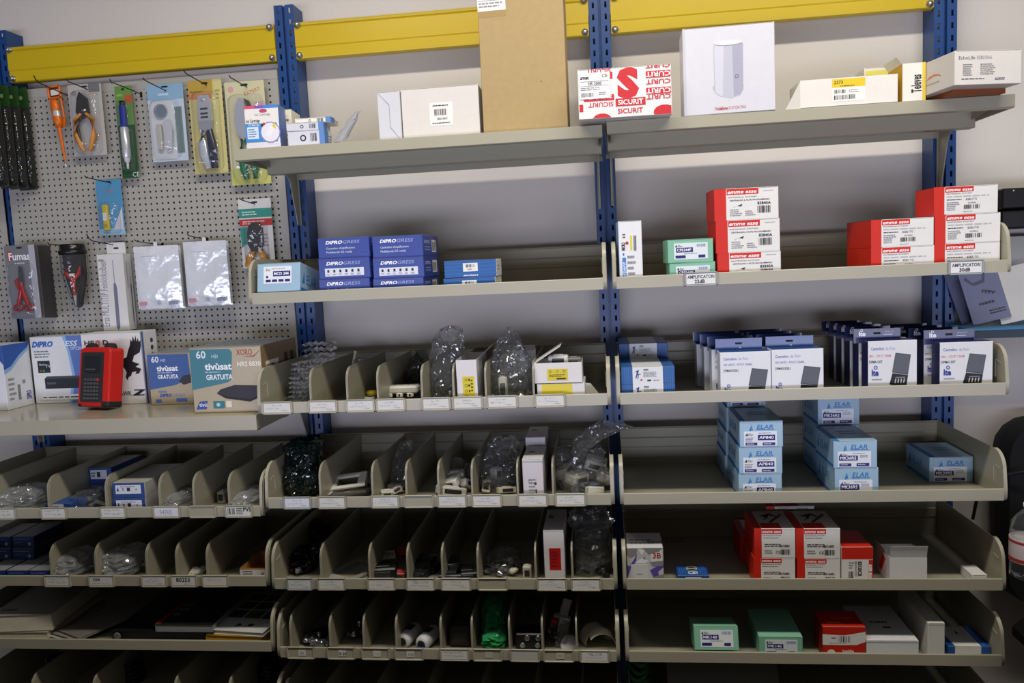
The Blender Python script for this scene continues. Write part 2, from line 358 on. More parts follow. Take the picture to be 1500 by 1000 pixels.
def bin_shelf(label,X0,X1,z,div=(),hold=(),h=.125,name='bin_shelf',back=True):
    root=empty(name,label,'shelf',(0,0,z))
    obj('floor_panel',MB().box(X0+.010,X1-.010,-SD+.001,-.001,0,.002,SHELF2),root)
    obj('front_lip',MB().prism([(-SD,0),(-SD,.0295),(-SD+.001,.031),(-SD+.005,.031),(-SD+.006,.029),(-SD+.003,.0275),(-SD+.0025,.003),(-SD+.012,.0022),(-SD+.012,0)],'x',X0+.0105,X1-.0105,LIPM),root)
    bp=[(0,0),(0,h-.002),(-.004,h),(-.006,h-.003),(-.0025,h-.006),(-.0025,.092),(-.006,.088),(-.006,.062),(-.0025,.058),(-.0025,.002),(-.004,0)]
    obj('back_panel',MB().prism(bp,'x',X0+.010,X1-.010,SHELF),root)
    for s,xa in ((1,X0),(-1,X1)):
        mb=MB(); pr=side_profile(h); xi=xa+s*.0095
        mb.prism(pr,'x',*sorted((xi,xi+s*.0012)),SHELF)
        ed=pr[1:]; 
        inn=[(y+.0,q) for y,q in ed]
        mb.sheet(ed[1:],'x',xa+s*.002,xi,LIPM,True)
        mb.sheet([(y+.004,q-.001) for y,q in ed[1:]],'x',xa,xa+s*.002,LIPM,True)
        for zz in (0,):
            mb.sheet([(-SD+.052,.04),(-SD+.052,.082),(-SD+.05,.084),(-SD+.022,.078)],'x',xi+s*.0014,xi+s*.0030,LIPM)
        obj('side_panel',mb,root)
    BINS.setdefault(round(z,4),[]).extend([(a+.0035,b-.0035) for a,b in zip([X0+.0105]+list(div),list(div)+[X1-.0105])])
    for x in div:
        mb=MB(); pr=side_profile(h-.004,-SD+.0065,.038,.002,.003); mb.prism(pr,'x',x-.0009,x+.0009,SHELF2)
        ed=pr[1:-1]; mb.sheet(ed,'x',x-.0022,x+.0022,LIPM,True); mb.sheet([(y+.006,q-.002) for y,q in ed],'x',x+.0009,x+.0022,LIPM,True)
        obj('divider',mb,root)
    for i,hd in enumerate(hold): holder(root,hd[0],hd[1],hd[2],int(hd[0]*1000)+i*7,*hd[3:])
    return root
def xs(row_z,px,v): return [at(u,v,Y=-SD).x for u in px]
def hx(a,b,v,*rest): return (at(a,v,Y=-SD).x,at(b,v,Y=-SD).x)+rest
GREYH=M('#9b9d9c',.35)
# bay 1
bin_shelf('cream steel shelf holding the light blue and dark blue amplifier cartons',.0,.993,ZR[2])
bin_shelf('divided cream bin shelf with white boxes with yellow stickers',.0,.993,ZR[3],xs(0,[453,507,552,617,663.5,711,781.5],575),
 [hx(384.5,429,595,'p'),hx(452,495,595,'p'),hx(507,550,594,'p'),hx(551,595,594,'p'),hx(618,661,593,'p'),hx(663,708,592,'p'),hx(713,759,591,'p'),hx(783,829,590,'p')])
bin_shelf('divided cream bin shelf with the dark green bag at its left end',.0,.993,ZR[4],xs(0,[466,543,593,640.5,690,757,809],700),
 [hx(415.5,456.5,734,'p','#e2e3e6',GREYH),hx(466,508,735,'p'),hx(544,586,735,'p'),hx(592,636,735,None),hx(641,684.5,735,'p'),hx(691,736,734,'p'),hx(758,803,733,'p'),hx(813,859,733,'p')])
bin_shelf('divided cream bin shelf with the white box with a red sticker',.0,.993,ZR[5],xs(0,[467,538.5,594.6,645.6,698,783,837],815),
 [hx(420.6,459,854,'p','#d6d6d4',GREYH),hx(465.6,507,856,'p'),hx(538.5,580,856,'p'),hx(595,638,856,[('T','TEL 1170',.2,.55,.3,'#8d93b0'),('W',.1,.15,.9,.4,'#8d93b0')]),hx(646,691,857,'p'),hx(700,744.5,857,None),hx(786.5,831,857,'p'),hx(836,881,857,'p')])
bin_shelf('divided cream bin shelf with the green bag, lowest full row in the middle bay',.0,.993,ZR[6],xs(0,[422.5,480.6,530,578,643.6,689.5,744.5,793,843.5],920),
 [hx(421,461.5,954,[('T','101',.2,.25,.45,'#55555a')],'#d8d6cd',None,True),hx(480,521,955,[('T','R 24',.1,.25,.45,'#222226',{'b':.02})],'#d8d6cd',None,True),hx(530,571.6,956,[('W',.1,.2,.9,.7,'#9a9a9a')],'#d8d6cd',None,True),hx(578.5,621,957,[('T','025',.2,.25,.45,'#66666a')],'#d8d6cd',None,True),
  hx(644.5,688,958,'d'),hx(693,736,959,[],'#b9b6a8',None,True),hx(747,791,959,[],'#bdbbb2'),hx(796,841,960,[('W',.2,.3,.8,.8,'#4a5a40')],'#c3c0ae',None,True),hx(849,893,960,[('T','TEL 1178',.28,.6,.24,'#7d86ad'),('W',.15,.25,.8,.42,'#9aa0b8')])])
bin_shelf('lowest cream bin shelf in the middle bay, only its tops in view',.0,.993,ZR[7],xs(0,[470,545,620,700,780,850],985))
# bay 2
bin_shelf('cream steel shelf holding the tallest stacks of red and white cartons',1.007,1.993,ZR[2],(),
 [hx(1002,1051,410,[('T','AMPLIFICATORI',.04,.55,.30,'#1a1a1e',{'b':.02,'w':.92}),('T','22dB',.28,.1,.32,'#1a1a1e',{'b':.03})],'#e4e4e2',GREYH),
  hx(1388,1440,390,[('T','AMPLIFICATORI',.04,.55,.30,'#1a1a1e',{'b':.02,'w':.92}),('T','30dB',.28,.1,.32,'#1a1a1e',{'b':.03})],'#e4e4e2',GREYH)])
bin_shelf('cream steel shelf holding the hang-tab cartons with blue headers',1.007,1.993,ZR[3])
bin_shelf('cream steel shelf holding light blue cartons in the last bay',1.007,1.993,ZR[4])
bin_shelf('cream steel shelf with the camouflage patterned box at its left end',1.007,1.993,ZR[5])
bin_shelf('cream steel shelf with two mint green cartons, lowest in the last bay',1.007,1.993,ZR[6])
# bay 0
bin_shelf('divided cream bin shelf under the display shelf, left bay',-.993,-.006,ZA[4],xs(0,[-20,66,151,230,280,332],715),
 [hx(-14,25,750,'d'),hx(61,99,750,'d'),hx(147.5,186,750,'d'),hx(225,265,749,[('T','54765',.22,.3,.4,'#8d8fb4'),('W',.3,.1,.8,.2,'#b0b0c4')],'#dfdfe4'),hx(278,318,749,None),hx(330,371,749,[('B',.04,.15,.36,.85,'#111111',8),('L',.42,.15,.68,.9,4,'#333333'),('T','PVS',.7,.5,.4,'#111111',{'b':.03})])])
bin_shelf('divided cream bin shelf with stacked blue boxes at its left end',-.993,-.006,ZA[5],xs(0,[70,136,211,255,300],820),
 [hx(66,105,850,'d'),hx(131,169,851,[('T','DS4',.14,.5,.34,'#1c1c20',{'b':.02}),('W',.08,.12,.9,.3,'#77777c')]),hx(208,246,851,'p'),hx(251,290,852,[('T','80253',.18,.42,.45,'#1c1c20',{'b':.02}),('W',.5,.1,.8,.25,'#8a8a90')]),hx(297,336,852,[('W',.15,.45,.8,.75,'#8a8a90')])])
bin_shelf('cream shelf stacked with catalogues and a black binder',-.993,-.006,ZA[6])
bin_shelf('lowest cream bin shelf in the left bay, only its tops in view',-.993,-.006,ZA[7],xs(0,[40,130,250,330],985))
# flat shelves on brackets
TOPM=M('#a9a48f',.17,0,.04,9,.015)
def bracket(root,X,drop,f=-.385,s=1):
    pts=[(-.001,0),(-.001,-drop),(-.022,-drop)]
    pts+=[(-.030,-drop+.03),(-.062,-.062),(-.072,-.047),(-.088,-.038),(f,-.012),(f,0)]
    mb=MB().prism(pts,'x',X-.0015,X+.0015,SHELF2); mb.box(X-.006*(s>0)-.0005,X+.006*(s<0)+.0005,-.004,-.001,-drop,0,SHELF2); obj('bracket',mb,root)
def flat_shelf(label,X0,X1,ztop,lip,drop,f=-SD,brx=None):
    root=empty('flat_shelf',label,'shelf',(0,0,ztop))
    obj('shelf_panel',MB().prism([(f,-.002),(f+.003,0),(-.002,0),(-.002,-.003),(f+.004,-.003)],'x',X0,X1,TOPM),root)
    obj('front_lip',MB().prism([(f,-.001),(f,-lip+.002),(f+.002,-lip),(f+.022,-lip),(f+.022,-lip+.0025),(f+.003,-lip+.003),(f+.003,-.002)],'x',X0,X1,LIPM),root)
    obj('rear_flange',MB().box(X0,X1,-.006,-.003,-.045,-.002,SHELF2),root); obj('stiffener',MB().prism([(f+.20,-.003),(f+.20,-.046),(f+.203,-.048),(f+.235,-.048),(f+.235,-.003)],'x',X0+.003,X1-.003,SHELF),root)
    for X in (X0,X1-.002): obj('end_flange',MB().box(X,X+.002,f+.003,-.003,-lip,-.002,SHELF2),root)
    for i,X in enumerate(brx or (X0+.012,X1-.012)): bracket(root,X,drop,f+.02,1 if i else -1)
    return root
flat_shelf('flat cream shelf on brackets carrying the tall brown carton',-.006,.994,1.9445,.032,.19)
flat_shelf('flat cream shelf on brackets carrying the white router carton',1.006,1.994,1.951,.032,.19)
flat_shelf('flat cream display shelf holding the red handheld meter',-1.0,-.006,1.206,.044,.15)

# ================================================================ cartons
YF=-.38; e3=.0022
RED='#cf230e'; WH='#e4e2dd'; INK='#26262b'; GR='#8c8c90'; PUR='#1d1a72'
def zs(r): return (ZR if r>0 else ZA)[abs(r)]+e3
def at_top(u,v,z): return at(u,v,Z=z)
# ---- white and red amplifier cartons
def ink_em(kind):
    if kind=='A':
        F=[('R',0,0,.185,1,RED),('R',.195,.80,.69,.985,RED),('T','emme esse',.21,.835,.11,'#ffffff',{'b':.018,'s':.25,'w':.45}),('T','MADE IN ITALY',.77,.87,.03,INK,{'w':.16}),
           ('T','ANTENNA SYSTEM',.21,.70,.04,INK,{'w':.45}),('T','CENTRALINO A FILTRI PROGRAMMABILI',.24,.60,.045,INK,{'w':.62,'b':.015}),('T','83840A',.67,.465,.085,INK,{'b':.025,'w':.21}),
           ('L',.24,.12,.44,.36,4,GR),('L',.48,.12,.64,.3,3,GR),('B',.67,.2,.88,.42,INK,12),('P',[(.27,.38),(.36,.45),(.42,.43),(.44,.5),(.40,.48),(.30,.41)],INK)]
    elif kind=='B':
        F=[('R',0,0,.165,1,RED),('R',.175,.795,.62,.985,RED),('T','emme esse',.19,.83,.11,'#ffffff',{'b':.018,'s':.25,'w':.41}),('T','ANTENNA SYSTEM',.19,.72,.04,INK,{'w':.4}),
           ('L',.2,.60,.9,.68,1,'#b5b5b5'),('T','83821TG',.5,.49,.07,INK,{'w':.17}),('L',.2,.5,.45,.56,1,INK),('T','45U78MHz',.53,.37,.05,INK,{'w':.13}),('B',.47,.18,.73,.33,INK,14),('L',.2,.14,.4,.46,5,GR),('T','MADE IN ITALY',.46,.07,.035,INK,{'w':.14})]
    else:
        F=[('R',0,0,.18,1,RED),('R',.185,.82,.68,.99,RED),('T','emme esse',.2,.855,.1,'#ffffff',{'b':.018,'s':.25,'w':.45}),('T','ANTENNA SYSTEM',.2,.75,.035,INK,{'w':.45}),('L',.22,.67,.6,.71,1,GR),
           ('L',.25,.38,.75,.5,2,INK),('T','83120D',.62,.38,.07,INK,{'b':.03,'w':.24}),('B',.64,.12,.88,.3,INK,10),('L',.25,.15,.5,.3,2,GR),('T','CE',.52,.16,.09,INK)]
    T=[('R',0,0,.18,1,RED),('R',.2,.02,.68,.3,RED)]+([] if kind!='C' else [('P',[(.3,.4),(.55,.75),(.8,.55),(.6,.85),(.3,.7),(.5,.6)],'#2e2c2c'),('P',[(.45,.35),(.85,.8),(.9,.75),(.5,.3)],'#4a4848')])
    return {'F':F,'T':T}
def emme(px,z0,kind,label,yf=YF,d=.12,**k): return carton('amplifier_carton',label,px,z0,yf,d,k.pop('rz',0),WH,{'L':RED},ink_em(kind),'red and white amplifier cartons',**k)
# row 2, last bay
z=zs(2); o,z1=emme((1051,1144.5,369),z,'A','red and white carton 83840A, bottom of the stack of three',rz=.04)
o,z2=emme((1048.5,1143,321.5),z1,'A','red and white carton 83840A, middle of the stack of three',rz=.045); emme((1046,1141,275),z2,'A','red and white carton 83840A, top of the stack of three',rz=.045)
o,z1=emme((1276,1369,361),z,'B','red and white carton, lower one of the pair left of the far right stack',d=.11); emme((1276,1368,320),z1,'B','red and white carton, upper one of the pair left of the far right stack',d=.11)
o,zb=emme((1259,1352,362),z,'B','red carton behind the lower one of the pair, on the shelf',yf=YF+.115,d=.11); emme((1259,1352,322),zb,'B','red carton behind the upper one of the pair, its left edge in view',yf=YF+.115,d=.11)
o,z1=emme((1370,1467,355.5),z,'B','red and white carton at the bottom of the far right stack of three',d=.12); o,z2=emme((1370,1466.5,313),z1,'B','red and white carton in the middle of the far right stack of three',d=.12); emme((1368,1462,272),z2,'B','red and white carton on top of the far right stack of three',d=.12)
# row 5, last bay
z=zs(5)
o,z1=emme((1104,1165,817),z,'C','red and white carton, lower left of the block of four beside the red capped carton',d=.15); o,z2=emme((1105,1165,774),z1,'C','red and white carton, upper left of the block of four',d=.15)
o,z1=emme((1168,1231,818),z,'C','red and white carton, lower right of the block of four',d=.15); emme((1166,1231,774),z1,'C','red and white carton 83120D, upper right of the block of four',d=.15)
o,zb=emme((1085,1141,819),z,'C','red carton behind the block of four, lower one',yf=-.225,d=.14); o,zc=emme((1085,1141,784),zb,'C','red carton behind the block of four, second from below, left edge in view',yf=-.225,d=.14); emme((1122,1193,741),z2,'C','red carton on top of the block of four at the back, half hidden',yf=-.215,d=.13)
# red capped carton
carton('amplifier_carton','red capped white carton 83120CB with sideways print beside the open white box',(1233,1279,801),z,YF,.13,0,WH,{'T':RED,'R':RED},
 {'F':[('R',0,.68,1,1,RED),('R',.86,.03,.99,.66,RED),('T','emme esse',.955,.06,.1,'#ffffff',{'b':.03,'s':.2,'w':.62,'r':90}),('T','83120CB',.52,.62,.09,INK,{'b':.03,'w':.5,'r':-90}),('T','REGOLATORI',.42,.62,.05,INK,{'w':.5,'r':-90}),('B',.22,.05,.38,.36,INK,8),('L',.22,.42,.4,.62,3,GR)]})
# ---- dark blue amplifier cartons, row 2 middle bay
DB='#364a98'
def ink_dip(k):
    F=[('R',0,0,.995,.06,'#2a3890'),('T','DIPRO',.15,.68 if k else .70,.15,'#ffffff',{'b':.03,'s':.28,'w':.33}),('T','GRESS',.49,.68 if k else .70,.15,'#aab4e6',{'s':.28,'w':.33})]
    if k: F+=[('R',.12,.14,.88,.52,'#dfe2ee')]+[q for i in range(6) for q in (('R',.165+.118*i,.32,.205+.118*i,.45,'#2b2b33'),('L',.15+.118*i,.18,.23+.118*i,.27,2,'#8a90a8'))]
    else: F+=[('T','Centralino Amplificatore',.16,.44,.10,'#e4e8fa',{'w':.56}),('T','Multibanda 5G ready',.16,.25,.10,'#e4e8fa',{'w':.5})]
    R=[('T','DIPRO',.08,.6,.16,'#cfd6f2',{'w':.35}),('L',.1,.25,.5,.5,2,'#8f9ad0'),('R',.55,.2,.85,.8,'#dcdcd8'),('B',.58,.25,.82,.7,INK,8)]
    return {'F':F,'R':R}
def dip(px,z0,k,label,**q): return carton('antenna_amplifier_carton',label,px,z0,YF+.005,.2,q.get('rz',0),DB,{'T':'#39456f'},ink_dip(k),'dark blue amplifier cartons',rough=.35)
z=zs(2)
o,a=dip((468,542,408),z,0,'dark blue carton, bottom left of the block of six'); o,b=dip((467,542,377.5),a,1,'dark blue carton with white icon strip, middle left of the block of six'); dip((466,541,347.5),b,0,'dark blue carton, top left of the block of six')
o,a=dip((547,621,407),z,0,'dark blue carton, bottom right of the block of six'); o,b=dip((546.5,621,376.5),a,1,'dark blue carton with white icon strip, middle right of the block of six'); dip((545.5,619.5,345),b,0,'dark blue carton, top right of the block of six')
def ink_ws(k): return {'F':[('R',0,.1*i,1,.1*i+.045,'#2b6fb4') for i in range(2,10,2)]+[('T','www.teleste.it',.36,.08,.1,'#ffffff',{'w':.28,'b':.02})],'R':[('R',.1,.1,.9,.9,'#d9d4cc'),('L',.3,.3,.6,.7,2,GR)]}
st=[('F',.36,.34,.64,.82,'#e9e8e4',[('B',.2,.5,.8,.85,INK,10),('L',.3,.15,.7,.4,1,GR)])]
o,a=carton('filter_box','bright blue box with white sticker, lower of the pair right of the block of six',(650,726,406),z,YF,.13,0,'#1f5ba0',{'R':'#d9d4cc'},ink_ws(0),'bright blue boxes with white barcode sticker',sticker=st)
carton('filter_box','bright blue box with white sticker, upper of the pair right of the block of six',(651,727.5,380.5),a,YF,.13,.03,'#1f5ba0',{'R':'#d9d4cc'},ink_ws(0),'bright blue boxes with white barcode sticker',sticker=st)
# ---- light blue cartons (swoosh and underlined lettering)
LB='#9bbad0'; LB2='#1e78bd'
def swoosh(u,v,s): return [('P',[(u,v),(u+.055*s,v+.24*s),(u+.05*s,v),(u+.0,v)],LB2),('P',[(u+.055*s,v+.05*s),(u+.06*s,v+.2*s),(u+.09*s,v)],LB2)]
def ink_elar(code,small=False):
    F=swoosh(.22,.62,1)+[('T','ELAR',.40,.69,.16,LB2,{'s':.15,'w':.38,'b':.012}),('R',.38,.655,.80,.675,LB2)]
    return {'F':F,'L':[('R',.02,.02,.98,.12,LB2),('T','ELAR',.3,.4,.3,LB2,{'s':.15,'w':.4}),('P',[(.12,.35),(.2,.8),(.22,.35)],LB2)],'T':[('R',.0,.0,.14,1,LB2),('L',.35,.4,.8,.7,2,'#5d9bc8')],
            'R':[('R',.02,.03,.98,.13,LB2),('P',[(.1,.3),(.2,.75),(.22,.3)],LB2),('T','ELAR',.3,.3,.34,LB2,{'w':.5})]}
def stick_elar(code,b=(.10,.04,.86,.60)):
    n=.34 if len(code)<6 else .46
    return [('F',*b,'#e3e6ec',[('P',[(.03,.7),(.10,.9),(.12,.7)],INK),('T','Elar',.13,.72,.15,INK,{'s':.2,'w':.16}),('L',.45,.84,.95,.93,1,GR),('R',.42,.40,.42+.52,.76,PUR) if len(code)<6 else ('R',.03,.42,.60,.74,PUR),
        ('T',code,.46 if len(code)<6 else .07,.49,.19,'#ffffff',{'b':.015,'w':.44 if len(code)<6 else .48}),('L',.04,.3,.3,.62,3,GR) if len(code)<6 else ('L',.66,.6,.95,.8,2,GR),('R',.04,.06,.4,.24,PUR),('R',.56,.06,.94,.24,PUR),('L',.08,.1,.36,.2,1,'#dfe0ff'),('L',.6,.1,.9,.2,1,'#dfe0ff')])]
def elar(px,z0,code,label,yf=YF,d=.19,**k): return carton('antenna_module_carton',label,px,z0,yf,d,k.pop('rz',0),LB,None,ink_elar(code),'light blue module cartons',sticker=stick_elar(code),rough=.4,**k)
z=zs(4)
o,a=elar((1082,1145.5,693.5),z,'AP840','light blue carton AP840, bottom of the front stack of three'); o,b=elar((1082.5,1146,654.5),a,'AP840','light blue carton AP840, middle of the front stack of three'); o,c=elar((1083.5,1147,616),b,'AP840','light blue carton AP840, top of the front stack of three',d=.185)
hq=(c-z)/3
for i,n in enumerate(('bottom one','middle one','third up','topmost, in the shade of the shelf above')): elar((1062+i,1119+i,640),z+hq*i,'AP840','light blue carton behind the AP840 stack, %s'%n,yf=-.183,d=.17,z1=z+hq*(i+1))
o,a=elar((1223,1287,685),z,'MK36RS','light blue carton MK36RS, lower one of the front pair',d=.18); o,b=elar((1221,1285,645),a,'MK36RS','light blue carton MK36RS, upper one of the front pair',d=.18)
hq=(b-z)/2
for i,n in enumerate(('light blue carton behind the MK36RS pair, bottom one','light blue carton behind the MK36RS pair, second up','light blue carton MK36RS standing highest behind the front pair')): elar((1198,1257+i,640),z+hq*i,'MK36RS',n,yf=-.185,d=.17,z1=z+hq*(i+1))
elar((1362,1426,669,706),z,'MK39RS','light blue carton MK39RS lying alone at the right end of its shelf',yf=None,d=.17)
# MCD 244: front edge tipped up on the shelf lip
z=zs(2)
o,a=carton('antenna_module_carton','light blue carton MCD 244 tipped up on the lip at the left shelf end',(375,438,384),z+.0305,-.405,.15,0,LB,None,ink_elar('M'),None,sticker=[('F',.15,.28,.80,.88,'#e6e8ec',[('T','Elar',.08,.74,.14,INK,{'s':.2}),('L',.3,.82,.95,.9,1,GR),('R',.34,.42,.96,.72,PUR),('T','MCD 244',.38,.49,.17,'#ffffff',{'b':.015,'w':.52}),('D',.13,.4,.07,INK)]+[('R',.08+.23*i,.1,.26+.23*i,.24,PUR) for i in range(4)])]); o.rotation_euler=(-math.radians(11.5),0,0); o.name='antenna_module_carton'
# ---- mint green cartons
MINT=M('#82bc9f',.55,0,.2,700); MT={k:MINT for k in 'FLRTBD'}
def mint(px,z0,code,label,yf=YF,d=.12,b=(.14,.14,.88,.84),**k): return carton('amplifier_module_carton',label,px,z0,yf,d,k.pop('rz',0),'#82bc9f',MT,None,'mint green module cartons',sticker=[('F',*b,'#dfe4e6',[('P',[(.03,.76),(.07,.93),(.10,.76)],INK),('T','Elar',.11,.76,.13,INK,{'s':.2}),('B',.66,.74,.96,.92,'#7a8ab0',12),('R',.06,.44,.56,.72,PUR),('T',code,.09,.5,.16,'#ffffff',{'b':.015,'w':.42}),('L',.3,.32,.8,.4,1,GR),('R',.04,.08,.34,.25,PUR),('R',.72,.08,.92,.25,PUR)])],**k)
o,a=mint((981,1048,384),z,'CPE344P','mint green carton, lower of the two beside the red stack'); mint((978,1045,350),a,'CPE344P','mint green carton, upper of the two beside the red stack',rz=.03)
z=zs(6); o,a=mint((1017.5,1082.5,919.5),z+.0305,'MK140','mint green carton MK140 tipped up on the shelf lip',yf=-.404,d=.12); o.rotation_euler=(-math.radians(14),0,0)
mint((1112,1176,932),z,'MK146','mint green carton MK146 lying low behind the shelf lip',d=.17)
# ---- upright white box with sideways print, row 2
z=zs(2)
carton('connector_box','white upright box with blue stripe and sideways print beside the mint cartons',(906.5,941,323.5),z,-.385,.085,.05,'#e6e6e6',{'L':'#8fb3d6'},{'F':[('R',.14,.06,.30,.45,'#3f7fcc'),('T','Serpent',.27,.1,.05,'#ffffff',{'w':.8,'r':90}),('D',.2,.5,.025,'#2b74c8',.5),('T','MICRO',.27,.56,.05,INK,{'r':90,'b':.04,'w':.34}),('D',.36,.67,.025,'#b0372c'),('R',.5,.56,.58,.78,'#d6d321'),('L',.36,.08,.7,.5,5,GR),('B',.64,.55,.76,.78,INK,9),('L',.18,.74,.3,.82,2,INK)]})
# ---- blue / white antenna boxes, row 3 last bay
z=zs(3)
def ink_tw(): 
    s=[q for a,b in ((0,.19),(.80,1)) for q in [('R',a+(b-a)*(.12+.2*i),0,a+(b-a)*(.20+.2*i),1,'#2f6fb5') for i in range(4)]]
    return {'F':[('R',.22,0,.78,1,'#e2e3e4')]+s+[('P',[(.27,.75),(.34,.83),(.33,.70),(.29,.35),(.27,.35),(.30,.68)],'#1f3f86'),('T','T',.29,.3,.3,'#1f3f86',{'s':.2}),('T','4003',.42,.78,.1,INK,{'b':.03}),('L',.42,.4,.74,.72,4,GR),('D',.38,.24,.05,'#c2362c',1.4),('R',.49,.16,.56,.25,INK),('L',.6,.16,.74,.26,1,GR)],
            'T':[('R',.22,0,.78,1,'#cfd0d2')]}
def tw(px,z0,label,yf=YF,**k): return carton('antenna_box',label,px,z0,yf,.19,k.pop('rz',0),'#1d5596',None,ink_tw(),'blue and white boxes with hook logo',**k)
o,a=tw((906.5,985.5,562),z,'blue and white box at the bottom of the three at the shelf end'); o,b=tw((906,985,537),a,'blue and white box in the middle of the three at the shelf end'); tw((905.5,977,503),b,'blue and white box set back on top of the other two',yf=at(942,524.5,Z=b).y)
# ---- hang-tab cartons with blue headers
def tabbox(label,X0,X1,zb,zt,yf,d,hd,kind,group,front=True):
    w=X1-X0; h=zt-zb; mb=MB(); c='#dfe0e4' if kind==1 else '#dcdcde'; hb='#2a4680' if kind==1 else '#1b2152'
    side=M('#d9dae0',.4) if kind==1 else M(hb,.4)
    mb.box(-w/2,w/2,0,d,0,h,M(c,.4,0,.03,40),.001,{'L':side,'R':side,'T':M(hb,.35)})
    F=frames(w,d,h)['F']; mb.lay=0
    if front:
        A=[('T','Centralino',.07,.83,.055,'#4a59b0',{'w':.26,'b':.01}),('T','da Palo',.36,.83,.055,'#9aa4d0',{'w':.2})]
        if kind==1: A+=[('T','3IN (40UF) - 47OUT (30dBi)',.07,.71,.045,'#5b66a8',{'w':.56}),('T','DPMA0332BU',.07,.58,.05,INK,{'w':.29,'b':.01})]
        else: A+=[('T','4IN - 1OUT / 30dB',.03,.70,.045,'#d1543f',{'w':.44}),('T','DPMA130T',.03,.59,.05,INK,{'w':.27,'b':.01})]
        gx,gy,gs=(.52,0,1) if kind==1 else (.46,.14,.98)
        q=lambda l: [(gx+x*.42*gs,gy+y*.66*gs) for x,y in l]
        A+=[('P',q([(.25,.98),(1,.92),(.86,.34),(.08,.42)]),'#4a4d55'),('P',q([(.28,.95),(.97,.90),(.85,.38),(.12,.45)]),'#5a5e66'),('P',q([(.10,.40),(.86,.33),(.78,.0),(-.05,.08)] if kind==2 else [(.10,.40),(.86,.33),(.76,.02),(0,.02)]),'#17181b')]
        A+=[('P',q([(.2+.14*i,.12),(.24+.14*i,.24),(.29+.14*i,.23),(.25+.14*i,.1)]),'#b9b9ba') for i in range(4)]+[('R',gx+.1,gy+.17,gx+.3,gy+.185,'#8d8f92')]
        ly=.13 if kind==1 else .36
        A+=[('T','lte',.08,ly,.11,'#2b3d92',{'b':.04,'w':.14}),('O',.16,ly+.15,.035,'#4a5bb0',.6),('L',.08,ly-.09,.3,ly-.05,1,GR)]
        if kind==2: A+=[('T','DIPRO',.14,.045,.06,INK,{'b':.04,'s':.3,'w':.3}),('T','GRESS',.45,.045,.06,'#55565c',{'s':.3,'w':.3})]
        mb.ink(F,A)
    o=obj('hang_tab_carton',mb,None,label,'box',group,loc=((X0+X1)/2,yf,zb))
    # header card with euro hole: built from strips round the slot
    hm=M(hb,.3,0,.05,20,.0,.5,coat=.2); hx0,hx1=-w/2+(-.004 if kind==2 else -.004),w/2-(.012 if kind==1 else .004)
    if kind==2: hx0-=.016; hx1-=.02
    sl=(hx0+hx1)/2; sw=.009; sz=h+hd*.55; sh=.0028; H=MB(); y0,y1=d-.0012,d-.0002
    H.box(hx0,hx1,y0,y1,h-.01,sz-sh,hm); H.box(hx0,hx1,y0,y1,sz+sh,h+hd,hm); H.box(hx0,sl-sw,y0,y1,sz-sh,sz+sh,hm); H.box(sl+sw,hx1,y0,y1,sz-sh,sz+sh,hm)
    H.box(sl-sw-.001,sl+sw+.001,y1+.0001,y1+.0004,sz-sh*1.3,sz+sh*1.3,M('#11131c',.8))
    W2=hx1-hx0; H.lay=0
    ops=[('T','lte',.11,.32,.42,'#e9ebf5',{'b':.04}),('O',.17,.84,.13,'#e9ebf5',.6),('T','DPMA130T',.66,.6,.16,'#c9cde6',{'w':.2}),('L',.64,.34,.9,.48,1,'#c9cde6')] if kind==2 else [('P',[(.50,.16),(.53,.22),(.56,.17),(.53,.12)],'#dfe3f2')]
    H.ink(((hx0,y0-.0002,h),(W2,0,0),(0,0,hd),(0,-1,0)),ops); obj('header_card',H,o)
    return o
G1='hang-tab cartons with mid blue headers'; G2='hang-tab cartons with navy headers'
def tabrow(pxs,kind,n,lab,group,d,pitch,back,dx=0):
    xl,xr,yt,yhd=pxs; yf0=YF+.002; zm=zs(3)
    X0=at(xl,(yt+570)/2,Y=yf0).x; X1=at(xr,(yt+570)/2,Y=yf0).x; zt=at((xl+xr)/2,yt,Y=yf0).z; zh=at((xl+xr)/2,yhd,Y=yf0+d).z
    for i in range(n): tabbox(lab[i],X0+dx*i,X1+dx*i,zm,zt,yf0+pitch*i+(back if i else 0),d,zh-zt,kind,group,i<2)
names=lambda s:['%s, front one'%s,'%s, second from the front'%s,'%s, third from the front'%s,'%s, fourth from the front'%s,'%s, rearmost'%s]
tabrow((1055,1129.5,515,495),1,4,names('white carton with mid blue header, left row'),G1,.055,.072,0,-.012); tabrow((1130.5,1206.5,511,491.5),1,4,names('white carton with mid blue header, right row'),G1,.055,.072,0,-.012)
tabrow((1271,1343.5,498.5,480),2,5,names('navy sided carton, left row beside the blue upright'),G2,.05,.066,0,-.003); tabrow((1376,1454.5,500.5,481.5),2,4,names('navy sided carton, right row by the shelf end'),G2,.05,.066,0,-.014)
